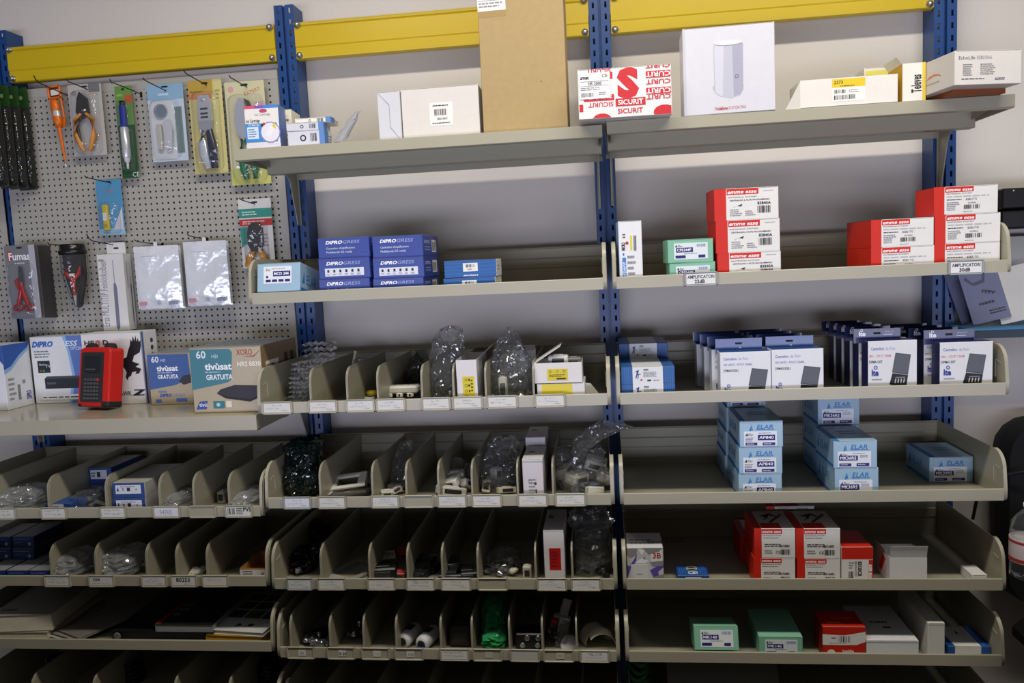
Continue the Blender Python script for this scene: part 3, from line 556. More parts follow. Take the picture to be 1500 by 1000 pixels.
# ---- camouflage box, row 5 last bay
z=zs(5); rr=random.Random(4)
def camo():
    ops=[('R',0,0,1,1,'#c9c9ca')]
    bl=[('#5a4f9e',[(0,.2),(.1,.45),(.25,.62),(.28,.85),(.2,.7),(.05,.5),(0,.55)]),('#5a4f9e',[(.6,.0),(.72,.2),(.62,.4),(.8,.5),(1,.62),(1,.48),(.85,.36),(.9,.1),(.8,0)]),('#5a4f9e',[(.42,.62),(.48,.78),(.54,.6)]),
        ('#8b8b8d',[(0,.98),(.3,.98),(.25,.8),(.1,.72),(0,.8)]),('#8b8b8d',[(.42,1),(.6,.82),(.9,.9),(1,1)]),('#8b8b8d',[(.62,.62),(.7,.5),(1,.52),(1,.66)]),('#f0f0f0',[(.2,.6),(.4,.72),(.6,.66),(.5,.58)]),('#8b8b8d',[(.7,.22),(1,.3),(1,.2),(.8,.08)]),('#f0f0f0',[(.3,.95),(.5,.95),(.42,.8)])]
    ops+=[('P',p,c) for c,p in bl]; return ops
carton('router_box','camouflage patterned white and purple box with sticker 3B at the shelf end',(916,969,802),z,-.385,.12,0,'#d6d6d6',None,{'F':camo(),'T':[('L',.1,.2,.9,.6,2,GR),('T','MW350R',.6,.3,.15,INK)]},sticker=[('F',.66,.62,.97,.96,'#e6e6e6',[('T','3B',.16,.3,.42,'#b3261f',{'b':.02})]),('F',.10,.03,.57,.56,'#dedede',[('R',.02,.02,.98,.98,'#d4d4d5'),('R',.34,.47,.66,.53,GR),('D',.82,.25,.025,INK),('R',.2,.1,.26,.13,GR),('R',.6,.1,.66,.13,GR)])])
carton('filter_box','small dark blue box with yellow rimmed oval lying behind the lip',(993,1039,842.5),z,YF,.07,0,'#1b4a91',None,{'T':[('R',.08*i,0,.08*i+.03,1,'#2a63ad') for i in range(1,12)]+[('D',.5,.68,.2,'#111a2b',1.1),('O',.5,.68,.22,'#d8cf4a',.86),('L',.36,.62,.64,.74,1,'#dfe3ee'),('R',.36,.12,.66,.36,'#c9d3e6'),('D',.45,.24,.07,'#1b4a91'),('P',[(.55,.3),(.6,.14),(.66,.2)],'#1b4a91')],'F':[('R',.25,.3,.75,.8,'#d9dce2')]})
# open white box with raised flap
def openbox(label,px,z0,yf,d,flapl,tilt,body='#dddcd8',rz=0,ink=None,z1=None,side=0,name='white_carton',sticker=None,group=None):
    xl,xr,yt=px[:3]; zt=z1 or at((xl+xr)/2,yt,Y=yf).z; h=zt-z0; vm=yt+10
    X0,X1=at(xl,vm,Y=yf).x,at(xr,vm,Y=yf).x; w=X1-X0; t=.0012; mb=MB(); b=card_stock(body); inn=M('#8f8c86',.8)
    mb.box(-w/2,w/2,0,t,0,h,b); mb.box(-w/2,w/2,d-t,d,0,h,b); mb.box(-w/2,-w/2+t,t,d-t,0,h,b); mb.box(w/2-t,w/2,t,d-t,0,h,b); mb.box(-w/2,w/2,0,d,0,t,b)
    for f,ops in (ink or {}).items(): mb.lay=0; mb.ink(frames(w,d,h)[f],ops)
    o=obj(name,mb,None,label,'box',group,loc=((X0+X1)/2,yf,z0),rz=rz)
    for nm,L,tl,hy,wd in flapl:
        f=MB(); 
        if nm in('front','back'):
            y=0 if nm=='front' else d; sg=-1 if nm=='front' else 1; n=4; pts=[(y+sg*math.sin(tl)*L*i/n*(1+.0*i),h+math.cos(tl)*L*i/n+.002*math.sin(i)) for i in range(n+1)]
            pts2=[(a+t,bb) for a,bb in pts][::-1]; f.prism(pts+pts2,'x',-w/2+wd,w/2-wd,b)
        else:
            x=-w/2 if nm=='left' else w/2; sg=-1 if nm=='left' else 1; n=4; pts=[(x+sg*math.sin(tl)*L*i/n,h+math.cos(tl)*L*i/n) for i in range(n+1)]
            f.prism(pts+[(a-sg*t,bb-t) for a,bb in pts][::-1],'y',hy,d-hy,b)
        obj('flap',f,o)
    if sticker:
        for f,u0,v0,u1,v1,col,ops in sticker:
            s=MB(); O,U,V,Nn=[Vector(q) for q in frames(w,d,h)[f]]; O2=O+U*u0+V*v0; s.lay=2; s.ink((O2,U*(u1-u0),V*(v1-v0),Nn),[('R',0,0,1,1,col)]+ops); obj('paper_label',s,o)
    return o,zt
openbox('plain white open box with its front flap standing up, beside the red capped carton',(1303,1358,816),z,YF,.1,[('front',.036,math.radians(14),0,.001),('left',.02,math.radians(25),.012,0)],0,'#dcdcda',ink={'L':[('P',[(.2,.3),(.5,.9),(.7,.8),(.4,.2)],RED)]})
carton('small_white_box','small flat white box lying at the far right end beside the shelf side',(1424,1446,838),z,-.375,.07,.0,'#dcdad4',z1=z+.026)
# ---- row 6 cartons
z=zs(6)
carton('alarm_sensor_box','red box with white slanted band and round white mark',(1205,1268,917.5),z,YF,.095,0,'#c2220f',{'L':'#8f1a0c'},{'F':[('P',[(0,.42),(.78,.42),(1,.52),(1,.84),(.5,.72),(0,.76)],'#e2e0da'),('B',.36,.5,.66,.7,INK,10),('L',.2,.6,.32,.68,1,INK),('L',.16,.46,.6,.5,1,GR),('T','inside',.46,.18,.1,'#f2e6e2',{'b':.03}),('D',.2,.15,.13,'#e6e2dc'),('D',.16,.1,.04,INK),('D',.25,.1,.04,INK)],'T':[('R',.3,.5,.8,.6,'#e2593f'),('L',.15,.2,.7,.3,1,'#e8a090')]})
carton('white_lidded_box','wide white lidded box with small dark print on top beside the red box',(1269.5,1346,939),z,YF,.215,.0,'#dcdcdc',None,{'F':[('R',0,.86,1,.9,'#9b9b9b')],'T':[('R',.5,.33,.66,.37,'#2c2c2e'),('L',.3,.45,.7,.55,1,'#4c4c4e')]},z1=z+.052)
carton('slim_white_carton','slim tall white carton standing on edge right of the lidded white box',(1359,1384,912),z,YF,.215,0,'#d3d1c8',None,{'F':[('R',.06,.93,.94,.95,'#a5a39b')]})
carton('filter_box','flat blue and white box lying at the far right end of the lowest shelf',(1396,1459,957),z,-.36,.115,0,'#1d4f96',None,{'T':[('R',.17,0,.78,1,'#d7d6d0'),('P',[(.45,.6),(.5,.8),(.53,.62)],INK),('R',.82,0,.9,1,'#2a63ad')],'F':[('R',.17,0,.78,1,'#d7d6d0')]},z1=z+.027)

# ================================================================ top shelf
ZT1=1.9447; ZT2=1.9512
def front_y(u,v,z): return at(u,v,Z=z).y
# ink cartridge boxes
carton('ink_cartridge_box','ink cartridge box with blue band and cartridge picture hanging over the shelf end',(360,409,154),ZT1,-.40,.055,.06,'#e6e2da',{'R':'#3c62a8'},
 {'F':[('R',0,.93,1,1,'#7a4fb0'),('R',0,.93,.3,1,'#d8456a'),('R',.55,.93,1,1,'#3f7fd0'),('D',.55,.87,.045,'#b8406a',2.2),('T','Ink Cartridge',.3,.76,.055,'#7d7d88',{'w':.45}),('T','Ink Cartridge',.04,.61,.07,INK,{'w':.4,'b':.015}),('R',0,.14,.92,.58,'#3f86c8'),('R',.05,.22,.38,.5,'#cfe0ef'),('L',.08,.25,.35,.47,4,'#4d6a8e'),('T','CYAN XL',.1,.52,.045,'#ffffff'),('D',.72,.36,.24,'#e3dfe6'),('O',.72,.36,.25,'#7d86c0',.9),('P',[(.55,.3),(.75,.52),(.86,.44),(.7,.24)],'#e9e7ec'),('P',[(.78,.5),(.86,.6),(.9,.42)],'#e3c63a'),('D',.55,.56,.035,'#c0392b'),('D',.5,.53,.03,INK),('R',0,0,1,.1,'#d8d4da')]},rough=.3)
carton('ink_cartridge_box','ink cartridge carton standing behind the one with the picture',(411,428,160),ZT1,-.33,.09,.1,'#dcd8c4',None,{'F':[('L',.1,.2,.9,.8,5,'#6d6a5a')]})
fl={'F':[('O',.42,.5,.22,INK,.6),('B',.62,.25,.8,.8,INK,8),('R',.86,0,1,1,'#5c86c0')],'R':[('R',0,0,.5,1,'#4c78b8'),('L',.55,.2,.95,.8,3,GR)]}
o,a=carton('flat_cartridge_box','flat silver white box, lowest of the pile of three beside the ink boxes',(422,475,191),ZT1,-.395,.07,.05,'#d3d4dc',{'T':'#bfc3cc'},fl,'flat cartridge boxes',rough=.25); o,b=carton('flat_cartridge_box','flat silver white box, middle of the pile of three beside the ink boxes',(420,473,179),a,-.395,.07,.07,'#d3d4dc',None,fl,'flat cartridge boxes',rough=.25); carton('flat_cartridge_box','flat white box, topmost of the pile of three beside the ink boxes',(432,484,172),b,-.375,.07,.02,'#dedbd0',None,fl,'flat cartridge boxes')
# crumpled translucent sleeve
mb=MB(); p0=at(498,195,Y=-.36); rr=random.Random(2); R=[]
for i in range(7):
    t=i/6; c=Vector((.0+.055*t,0,.075*t)); wd=.022*(1-t*.55); R.append([c+Vector((wd*math.cos(a)*1.0+rr.uniform(-.003,.003),.02*math.sin(a)*(1-.5*t),wd*.45*math.sin(a+.5)+rr.uniform(-.003,.003)+.012)) for a in [k*math.pi/5 for k in range(10)]])
mb.loft(R,film('film_milky','#d9dbe0',.72,.25,.35),smooth=False); obj('plastic_sleeve',mb,None,'milky crumpled plastic sleeve leaning beside the flat silver boxes','bag',loc=(p0.x,-.36,ZT1+.001))
carton('white_carton','narrow white carton with folded side gusset left of the barcode box',(554,587,134),ZT1,-.36,.12,.0,'#cdced2',None,{'F':[('P',[(0,1),(.5,.72),(.5,.28),(.97,0),(1,0),(.53,.3),(.53,.74),(.03,1)],'#a3a5ac')]})
carton('white_carton','wide white carton with a barcode label left of the tall brown carton',(589,702,127),ZT1,-.355,.16,.0,'#d6d1ca',None,None,sticker=[('F',.36,.25,.66,.7,'#e8e4df',[('L',.15,.82,.85,.92,1,INK),('B',.2,.45,.75,.72,INK,16),('T','SEG 3017',.32,.26,.08,INK,{'b':.02}),('L',.1,.08,.9,.16,1,INK)])])
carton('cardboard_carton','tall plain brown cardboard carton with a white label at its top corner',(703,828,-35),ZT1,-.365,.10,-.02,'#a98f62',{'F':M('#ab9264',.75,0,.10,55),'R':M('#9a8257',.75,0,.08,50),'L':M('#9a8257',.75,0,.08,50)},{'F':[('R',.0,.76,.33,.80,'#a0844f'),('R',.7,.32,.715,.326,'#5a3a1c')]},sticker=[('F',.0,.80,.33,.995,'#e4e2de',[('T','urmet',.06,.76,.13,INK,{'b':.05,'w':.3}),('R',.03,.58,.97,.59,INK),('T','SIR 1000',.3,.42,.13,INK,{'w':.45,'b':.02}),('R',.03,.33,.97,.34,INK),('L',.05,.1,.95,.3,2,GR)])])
# red and white lettered carton overhanging the shelf
SR='#c9252c'
def sic():
    t=lambda u,v,h,w,c,r=0: ('T','SICURIT',u,v,h,c,{'w':w,'b':.02,'r':r})
    return [('R',.20,.0,.4,.06,'#e8e6e2'),('R',.0,.15,.05,.30,SR),('T','SICURIT',.375,.32,.09,SR,{'w':.27,'b':.02,'r':180}),('R',.06,.35,.385,.47,SR),('T','SICURIT',.36,.46,.07,'#f2efeb',{'w':.25,'b':.02,'r':180}),('D',.25,-.02,.12,SR,1.6),('T','SICURIT',.36,.99,.08,SR,{'w':.26,'r':180,'b':.02}),('R',.345,.78,.375,.92,SR),
     ('T','S',.42,.42,.52,SR,{'w':.235,'b':.06}),('R',.40,.22,.72,.375,SR),t(.425,.25,.095,.27,'#f4f1ee'),t(.42,.075,.095,.27,SR),
     ('T','SICURIT',1.055,.41,.09,SR,{'w':.325,'b':.02,'r':180}),('R',.73,.42,1,.55,SR),('T','SICURIT',1.055,.53,.09,'#f2efeb',{'w':.325,'b':.02,'r':180}),('T','SICURIT',1.055,.71,.09,SR,{'w':.325,'b':.02,'r':180}),('R',.73,.75,1,.88,SR),('T','SICURIT',1.055,.86,.09,'#f2efeb',{'w':.325,'b':.02,'r':180}),('T','SICURIT',1.055,1.03,.09,SR,{'w':.325,'b':.02,'r':180}),('D',.92,.06,.14,SR,1.6)]
def clipops(ops):  # keep print inside the face
    return ops
yq=-.455
o,a=carton('alarm_carton','white carton printed all over with red lettering, overhanging the shelf front',(847,984,98,176),ZT2+.0005,yq,.26,.03,'#e6e3df',None,None)
W_=o.dimensions.x; Wb=abs(o.data.vertices[0].co.x)*2; hb=a-ZT2
pm=MB(); SPEC=sic()
pm.ink(((-Wb/2,0,0),(Wb,0,0),(0,0,hb),(0,-1,0)),SPEC)
# trim every letter that runs past the carton's edges
import bmesh
bm=bmesh.new(); tmp=bpy.data.meshes.new('t'); tmp.from_pydata(pm.v,[],pm.f); tmp.polygons.foreach_set('material_index',pm.m); bm.from_mesh(tmp)
for co,no in (((Wb/2-.002,0,0),(1,0,0)),((-Wb/2+.002,0,0),(-1,0,0)),((0,0,hb-.001),(0,0,1)),((0,0,.001),(0,0,-1))):
    bmesh.ops.bisect_plane(bm,geom=bm.verts[:]+bm.edges[:]+bm.faces[:],plane_co=co,plane_no=no,clear_outer=True)
me=bpy.data.meshes.new('lettering'); bm.to_mesh(me); bm.free(); bpy.data.meshes.remove(tmp)
for mm in pm.mats: me.materials.append(mm)
po=bpy.data.objects.new('lettering',me); COL.objects.link(po); po.parent=o
sk=MB(); sk.lay=28; sk.ink(((-Wb/2+.004,0,hb*.40),(Wb*.33,0,0),(0,0,hb*.52),(0,-1,0)),[('R',0,0,1,1,'#e6e4e1'),('T','urmet',.03,.76,.13,INK,{'b':.05,'w':.28}),('T','CE',.74,.80,.13,INK,{'b':.01}),('R',.03,.66,.95,.675,INK),('T','SIR 2000',.28,.53,.11,INK,{'w':.44,'b':.02}),('R',.03,.49,.95,.50,INK),('L',.04,.32,.9,.46,2,GR),('B',.05,.08,.45,.24,'#55555a',16),('L',.62,.12,.92,.26,2,GR)]); obj('paper_label',sk,o)
# router carton
carton('router_carton','white square carton with a picture of a white cylindrical router',(1001,1135,37),ZT2,-.41,.10,-.02,'#d3d2d7',None,
 {'F':[('R',.005,.0,.03,1,'#c3c2c8'),('D',.49,.30,.07,'#b3b3ba',2.6),('P',[(.335,.795),(.34,.25),(.40,.20),(.52,.17),(.62,.20),(.655,.26),(.66,.795)],'#b9b9c6'),('P',[(.345,.79),(.35,.25),(.43,.19),(.45,.79)],'#c9c9d4'),('P',[(.54,.79),(.55,.19),(.62,.21),(.65,.26),(.655,.79)],'#a3a3b4'),('D',.4975,.797,.027,'#8f8f9b',6),('D',.4975,.806,.027,'#dfdfe6',6),('O',.585,.415,.022,'#55555f',.7),('R',.59,.66,.602,.668,'#9a9aa6'),('R',.59,.61,.602,.618,'#9a9aa6'),('R',.59,.56,.602,.568,'#9a9aa6'),('T','Vodafone',.34,.045,.035,'#c0333a',{'b':.02,'w':.14}),('T','STATION FWA',.49,.045,.035,'#c77b80',{'w':.19})]},rough=.3)
# white box with yellow and barcode label, its tray behind, and an open box
o,a=openbox('long white box with a yellow and barcode label and an open left end',(1172,1315,113),ZT2,-.405,.11,[],0,'#e2ddd4',sticker=[('F',.33,.16,.67,.96,'#ece9e2',[('R',0,.62,1,1,'#e0c21c'),('T','2373',.06,.78,.14,INK,{'b':.02}),('L',.25,.64,.75,.72,1,INK),('B',.06,.36,.42,.52,INK,12),('L',.5,.36,.85,.52,2,GR),('B',.06,.08,.7,.28,INK,16)])]); o.name='white_carton'
f=MB(); hb_=a-ZT2; f.prism([(0,0),(0,hb_*.96),(-.036,.0)],'y',-.0006,.0006,card_stock('#cfcabd')); obj('end_flap',f,o).location=(at(1172,130,Y=-.405).x-o.location.x,.0,.0)
carton('white_carton','white box with yellow top half standing behind the long labelled box',(1266,1342,97),ZT2,-.28,.08,.0,'#dcd8c8',None,{'F':[('R',.03,.5,.97,.93,'#d9cf5c')]})
ox,a2=openbox('open white and yellow carton with gaping flap left of the grey labelled carton',(1322,1356,92),ZT2,-.40,.10,[('left',.022,math.radians(35),.004,0)],0,'#e4dfd3',ink={'R':[('R',0,0,1,1,'#d9b21f')],'L':[('R',0,0,1,1,'#c99d28')],'F':[('T','Televes',.80,.22,.24,'#26221c',{'r':90,'b':.03,'w':.8}),('R',.86,0,1,1,'#e0c23a')]})
# grey white carton at the shelf end with brown box under
Y_=-.47
o,a=carton('brown_carton','flat orange brown carton under the grey white one at the shelf end',(1392,1478,131),ZT2,-.44,.2,.22,'#8f4a22',z1=ZT2+.012)
o,b=carton('modem_carton','grey white modem carton with printed table, jutting past the shelf end',(1394,1502,73),a,-.49,.24,.20,'#d8d3cb',{'L':'#c9c3ba'},{'F':[('T','EchoLife',.06,.74,.1,'#3d3a38',{'w':.24}),('T','EG8010Hv6',.33,.74,.1,'#8a8683',{'w':.22}),('L',.12,.26,.26,.62,6,'#77726e'),('L',.38,.28,.62,.62,6,'#77726e'),('L',.1,.15,.5,.2,1,INK),('L',.6,.12,.78,.2,2,INK)],'L':[('P',[(.55,.42),(.6,.52),(.68,.55),(.76,.5),(.8,.40),(.75,.47),(.68,.5),(.62,.47)],'#c9703a'),('L',.55,.25,.8,.33,1,'#9a948c')]})
# ================================================================ display shelf, left bay
ZD=1.2065
def L2(u,v): return at(u,v,Z=ZD)
yf0=L2(7,601).y; d0=L2(47,591).y-yf0
carton('receiver_carton','white carton with blue corner swoosh, cut by the left picture edge',(-60,7,507,601),ZD,yf0,max(.1,d0),0,'#dcdfe2',None,{'R':[('P',[(.0,1),(0,.62),(.25,.66),(.6,.82),(.95,.93),(1,1)],'#2a55a8'),('P',[(0,.62),(.25,.66),(.6,.82),(.95,.93),(.95,.88),(.6,.76),(.25,.6),(0,.55)],'#8db4dd'),('B',.42,.12,.52,.36,INK,10),('L',.1,.12,.36,.5,5,GR),('T','DIPRO',.9,.1,.10,'#2b3d92',{'r':90,'b':.03,'s':.2,'w':.24}),('R',.62,.36,.72,.42,GR)],'F':[('P',[(.8,1),(.9,.8),(1,.7),(1,1)],'#2a55a8')]})
carton('receiver_carton','white and blue carton with a picture of a flat black receiver',(48,130,492,590),ZD,None,.08,0,'#dfe0e2',{'L':'#3b5aa0','T':'#c9ccd4'},
 {'F':[('P',[(.62,0),(.72,.4),(.68,.75),(.62,1),(1,1),(1,0)],'#5e79bd'),('P',[(.60,0),(.70,.4),(.66,.75),(.58,1),(.64,1),(.70,.75),(.75,.4),(.65,0)],'#8bb6e2'),('T','DIPRO',.03,.85,.075,'#2f64b5',{'b':.05,'s':.28,'w':.38}),('T','GRESS',.43,.85,.075,'#dfe8f6',{'b':.02,'s':.28,'w':.42}),('T','DPT220HD',.72,.79,.045,'#e6ecf7',{'w':.24}),('L',.06,.68,.45,.80,3,'#77777c'),('R',.10,.46,.32,.64,'#14202e'),('T','Nativo',.13,.57,.03,'#dfe0e2'),('T','TV',.24,.535,.045,'#dfe0e2'),('D',.15,.49,.015,'#c23b2b'),('D',.2,.49,.015,'#3fa24a'),
  ('P',[(.20,.37),(.24,.405),(.95,.405),(.95,.37)],'#3f434c'),('R',.20,.22,.97,.37,'#1f222a'),('L',.24,.27,.4,.33,1,'#5b606a'),('R',.12,.05,.98,.13,'#e8e8ea'),('L',.14,.07,.95,.11,1,'#55555a')]})
def eagle(u,v,sx,sy):
    P=[(.35,.0),(.42,.08),(.5,.1),(.55,.18),(.72,.2),(.66,.14),(.8,.15),(.9,.25),(.7,.3),(.85,.36),(.6,.42),(.68,.55),(.9,.62),(.98,.8),(.97,.9),(.9,.85),(.88,.95),(.82,.86),(.8,1.0),(.74,.88),(.7,.99),(.65,.86),(.6,.92),(.56,.78),(.5,.7),(.44,.6),(.4,.52),(.28,.5),(.18,.42),(.05,.40),(.1,.36),(.2,.34),(.3,.26),(.35,.18),(.3,.08)]
    return ('P',[(u+x*sx,v+y*sy) for x,y in P],'#15151a')
carton('field_meter_carton','white carton with a black eagle silhouette, behind the red meter',(123,211,487,592),ZD,None,.085,0,'#dedddb',{'R':'#d6d5d6'},
 {'F':[('T','HE',.05,.84,.06,'#26262c',{'b':.03,'w':.17}),('T','@',.23,.84,.06,'#c23b2b',{'w':.09,'b':.02}),('T','D',.36,.84,.06,'#26262c',{'b':.03,'w':.09}),('T','ONLINE',.22,.80,.03,'#c0504a',{'w':.2}),eagle(.55,.33,.45,.62),('T','HAWK',.50,.12,.06,'#26262c',{'w':.26,'b':.02}),('P',[(.80,.20),(1.0,.20),(.88,.13),(.98,.13),(.96,.115),(.76,.115),(.90,.185),(.81,.185)],'#15151a'),('R',.985,0,1,1,'#8f9096')],'R':[('D',.65,.86,.035,'#3a3a40'),('D',.65,.76,.035,'#3a3a40'),('R',.0,0,.12,1,'#3f5a98'),('D',.65,.66,.035,'#3a3a40')]})
def tivu(label,px,d,big,rz=0):
    F=[('P',[(0,.30 if not big else .38),(.6,.38 if not big else .46),(.92,.48) if not big else (.58,.52),(.97,.58) if not big else (.6,.6),(.95,.98),(0,.98)] if not big else [(0,.36),(.5,.46),(.56,.5),(.6,.92),(.56,.97),(0,.98)],'#3f5f9c' if not big else '#437f8d'),
       ('T','60',.09,.83 if not big else .84,.11,'#dfe6f2',{'b':.02}),('T','HD',.31,.84,.05,'#dfe6f2'),('T','tivùsat',.2,.66,.10,'#f4f6fb',{'b':.03,'w':.5 if not big else .38}),('L',.2,.61,.72 if not big else .5,.64,1,'#b9c6de'),('T','GRATUITA',.21,.51,.075,'#f4f6fb',{'b':.02,'w':.48 if not big else .37})]
    if big: F+=[('T','XORO',.66,.87,.09,'#b03a33',{'w':.22,'b':.0}),('P',[(.74,.85),(.9,.86),(1.0,.95),(.9,.84)],'#b03a33'),('T','HRS 8830',.66,.70,.07,'#efe8da',{'w':.33,'b':.03}),('P',[(.34,.30),(.40,.36),(.60,.42),(.98,.40),(.98,.28),(.80,.20),(.48,.25)],'#33313a'),('P',[(.34,.30),(.48,.25),(.80,.20),(.98,.28),(.98,.24),(.80,.16),(.46,.22)],'#1d1b20'),('P',[(.03,.06),(.09,.18),(.2,.19),(.18,.06)],'#3b4f9a'),('T','tivù',.08,.1,.06,'#ffffff'),('R',.28,.07,.44,.18,'#2e7684'),('R',.46,.08,.54,.18,'#e0d6c2'),('D',.35,.125,.03,'#b9cdd2')]
    else: F+=[('P',[(.70,.45),(.8,.56),(.98,.58),(.98,.42),(.8,.38)],'#33313a'),('T','DIPRO',.22,.16,.055,'#2b4aa0',{'b':.04,'s':.25,'w':.28}),('T','GRESS',.52,.16,.055,'#7d8cc0',{'s':.25,'w':.3}),('R',.12,.05,.25,.11,'#4a68b8'),('R',.6,.06,.85,.12,'#4a68b8'),('L',.2,.22,.5,.3,1,'#5b87a0')]
    T=[('L',.05,.1,.95,.9,6,'#7d868c')] if big else []
    R=[('R',.1,.3,.45,.75,'#e3dcc8'),('L',.12,.33,.42,.72,5,'#6a5a42'),('R',.62,.2,.72,.8,'#3a2c1c'),('R',.8,.2,.9,.8,'#3a2c1c')]
    return carton('satellite_receiver_carton',label,px,ZD,None,d,rz,'#ac9d80',{'R':'#8a7350','T':'#8e939a'},{'F':F,'T':T,'R':R} if big else {'F':F},rough=.3)
tivu('small beige and blue satellite receiver carton right of the eagle carton',(218.5,281,517,592.5),.14,False,.0)
tivu('large beige and teal satellite receiver carton at the shelf end',(281,385,508,604),.26,True,.0)
# red handheld field meter, leaning back
P0=at(136,601,Z=ZD); H_=.185; W_=.124; T_=.055
root=empty('field_meter','red cased handheld meter with dark screen and keypad','meter',(P0.x,P0.y,ZD+.012),rot=(math.radians(-10),0,math.radians(-13)))
mb=MB(); RC=M('#c81a10',.55,0,.06,40,.08); n=5
def rrect(w,h,r,x0=0,z0=0): 
    pts=[]
    for cx,cz,a0 in ((w/2-r,h-r,0),(-w/2+r,h-r,90),(-w/2+r,r,180),(w/2-r,r,270)):
        for i in range(5):
            a=math.radians(a0+22.5*i); pts.append((x0+cx+r*math.cos(a),z0+cz+r*math.sin(a)))
    return pts
def loft_front(mb,outs,m,cap_front=True,smooth=False):
    # outs: list of (pts, y)
    rings=[[Vector((x,y,zz)) for x,zz in pts] for pts,y in outs]; return mb.loft(rings,m,True,smooth)
loft_front(mb,[(rrect(W_*.96,H_,.012),T_),(rrect(W_,H_,.016),T_*.8),(rrect(W_,H_,.016),.006),(rrect(W_*.95,H_*.975,.014,0,.002),0)],RC); obj('rubber_case',mb,root)
mb=MB(); loft_front(mb,[(rrect(W_*.72,H_*.84,.006,-.006,.014),.004),(rrect(W_*.72,H_*.84,.006,-.006,.014),-.002)],M('#2b2b2d',.5)); obj('front_panel',mb,root)
mb=MB(); mb.box(-.037,.025,-.0036,-.002,.105,.158,M('#20262a',.12,0,0,1,0,.6),.001); mb.ink(((-.037,-.0036,.105),(.062,0,0),(0,0,.053),(0,-1,0)),[('L',.1,.1,.9,.3,1,'#4a4f52')]); obj('screen',mb,root)
for r_ in range(6):
    for c_ in range(5):
        k=MB(); x=-.036+c_*.0125; zz=.022+r_*.0115; k.box(x,x+.0095,-.0048,-.002,zz,zz+.0078,M('#c03024' if (r_,c_)==(5,4) else '#4a4b4e',.45),.0008); obj('key',k,root)
for sx in (-1,1): mb=MB(); mb.lathe([(.0001,-.018),(.013,-.017),(.016,-.008),(.015,.010),(.008,.016),(.0001,.017)],M('#1b1b1c',.8,0,.1,60,.3),(sx*.038,.026,H_-.001),10,'x'); obj('corner_guard',mb,root)
for a,b,c in ((W_/2-.03,W_/2+.001,.02),(-W_/2-.001,-W_/2+.02,.012)): obj('foot',MB().box(a,b,-.001,T_+.001,-.001,c,M('#1c1c1d',.7),.004),root)

# ================================================================ hooks and hanging packs on the perforated panel
WIRE=M('#2b2a28',.4,.6); CLEAR=film('film_clear','#ffffff',.86,.10,.03); CLEARC=film('film_crisp','#fafbfd',.90,.05,.025); DKF=film('film_dark','#8d9088',.8,.12,.06)
def hook(label,rp,tp,y=-.03):
    r=at(*rp,Y=y); t=at(*tp,X=r.x); ty=max(-.17,min(-.05,t.y)); 
    t=at(*tp,Y=ty); X=r.x
    mb=MB(); mb.tube([(X,-.0055,r.z-.004),(X,y,r.z-.002),(X,ty*.86,r.z+.002+(t.z-r.z)*.25),(X,ty*.95,r.z+(t.z-r.z)*.6),(X,ty,max(t.z,r.z+.008))],.0017,WIRE,7)
    mb.box(X-.004,X+.004,-.0062,-.0042,r.z-.014,r.z+.004,WIRE,.001)
    return obj('panel_hook',mb,None,label,'hook','wire hooks on the perforated panel')
def pack(name,label,cat,px,Y=-.03,group=None,rz=0):
    xl,xr,yt,yb=px; xm=(xl+xr)/2; ym=(yt+yb)/2; lean=(yb-yt)*.045
    A=at(xl,ym,Y=Y); B=at(xr,ym,Y=Y); zt=at(xm-lean,yt,Y=Y).z; zb=at(xm+lean,yb,Y=Y).z
    return empty(name,label,cat,((A.x+B.x)/2,Y,zt),rz,group),B.x-A.x,zt-zb
def card(root,w,h,col,ops=(),t=.0008,hole=True,rough=.4,name='backing_card',hz=.035,mat=None):
    mb=MB(); m=mat or M(col,rough,0,.04,30,.0,.5,coat=.25)
    pts=rrect(w,h,min(.004,w*.08),0,-h); mb.prism(pts,'y',0,t,m)
    mb.ink(((-w/2,0,-h),(w,0,0),(0,0,h),(0,-1,0)),list(ops)+([('P',[(.40,1-hz),(.43,1-hz+.012),(.57,1-hz+.012),(.60,1-hz),(.57,1-hz-.012),(.43,1-hz-.012)],'#191918')] if hole else []))
    return obj(name,mb,root)
def blister(root,w,h,x0,x1,z0,z1,dep,mat=None,name='blister'):
    mb=MB(); W=x1-x0; H=z1-z0; cx=(x0+x1)/2; R=[]
    for k,(s,y) in enumerate(((1,0),(.97,-dep*.6),(.9,-dep*.95),(.6,-dep),(.02,-dep*1.02))): R.append([Vector((cx+x*s,y,z0+H/2+(zz-H/2)*s)) for x,zz in rrect(W,H,min(W,H)*.2)])
    mb.loft(R,mat or CLEARC,False,True); return obj(name,mb,root)
def limb(mb,pts,r,m,n=8): return mb.tube(pts,r,m,n)
def grow(o,sx,sy=None,sz=1): o.scale=(sx,sy or sx,sz); return o
hk=[((95,137),(43,111),'black wire hook holding the orange tester'),((128,130),(98,118),'black wire hook holding the orange handled secateurs'),((200,134),(161,121),'black wire hook holding the solder sucker card'),((243,132),(209,114),'black wire hook holding the pack with a pale blue header'),((303,124),(265,103),'black wire hook holding the yellow card crimping tool'),((362,127),(336,112),'black wire hook holding the green handled cutter'),
 ((162,267),(124,259),'black wire hook holding the small blue card'),((373,298),(351,290),'black wire hook holding the teal and red card'),((30,364),(9,358),'black wire hook holding the red scissors packs'),((104,360),(70,357),'black wire hook holding the black teardrop pack'),((168,358),(104,344),'long black wire hook holding the soldering iron box'),((232,357),(197,351),'black wire hook holding the left foil pouches'),((298,349),(274,342),'black wire hook holding the right foil pouches'),((17,131),(2,126),'black wire hook holding the dark clear packs'),((252,129),(238,133),'empty black wire hook between two packs')]
for r,t,l in hk[:-1]: hook(l,r,t)
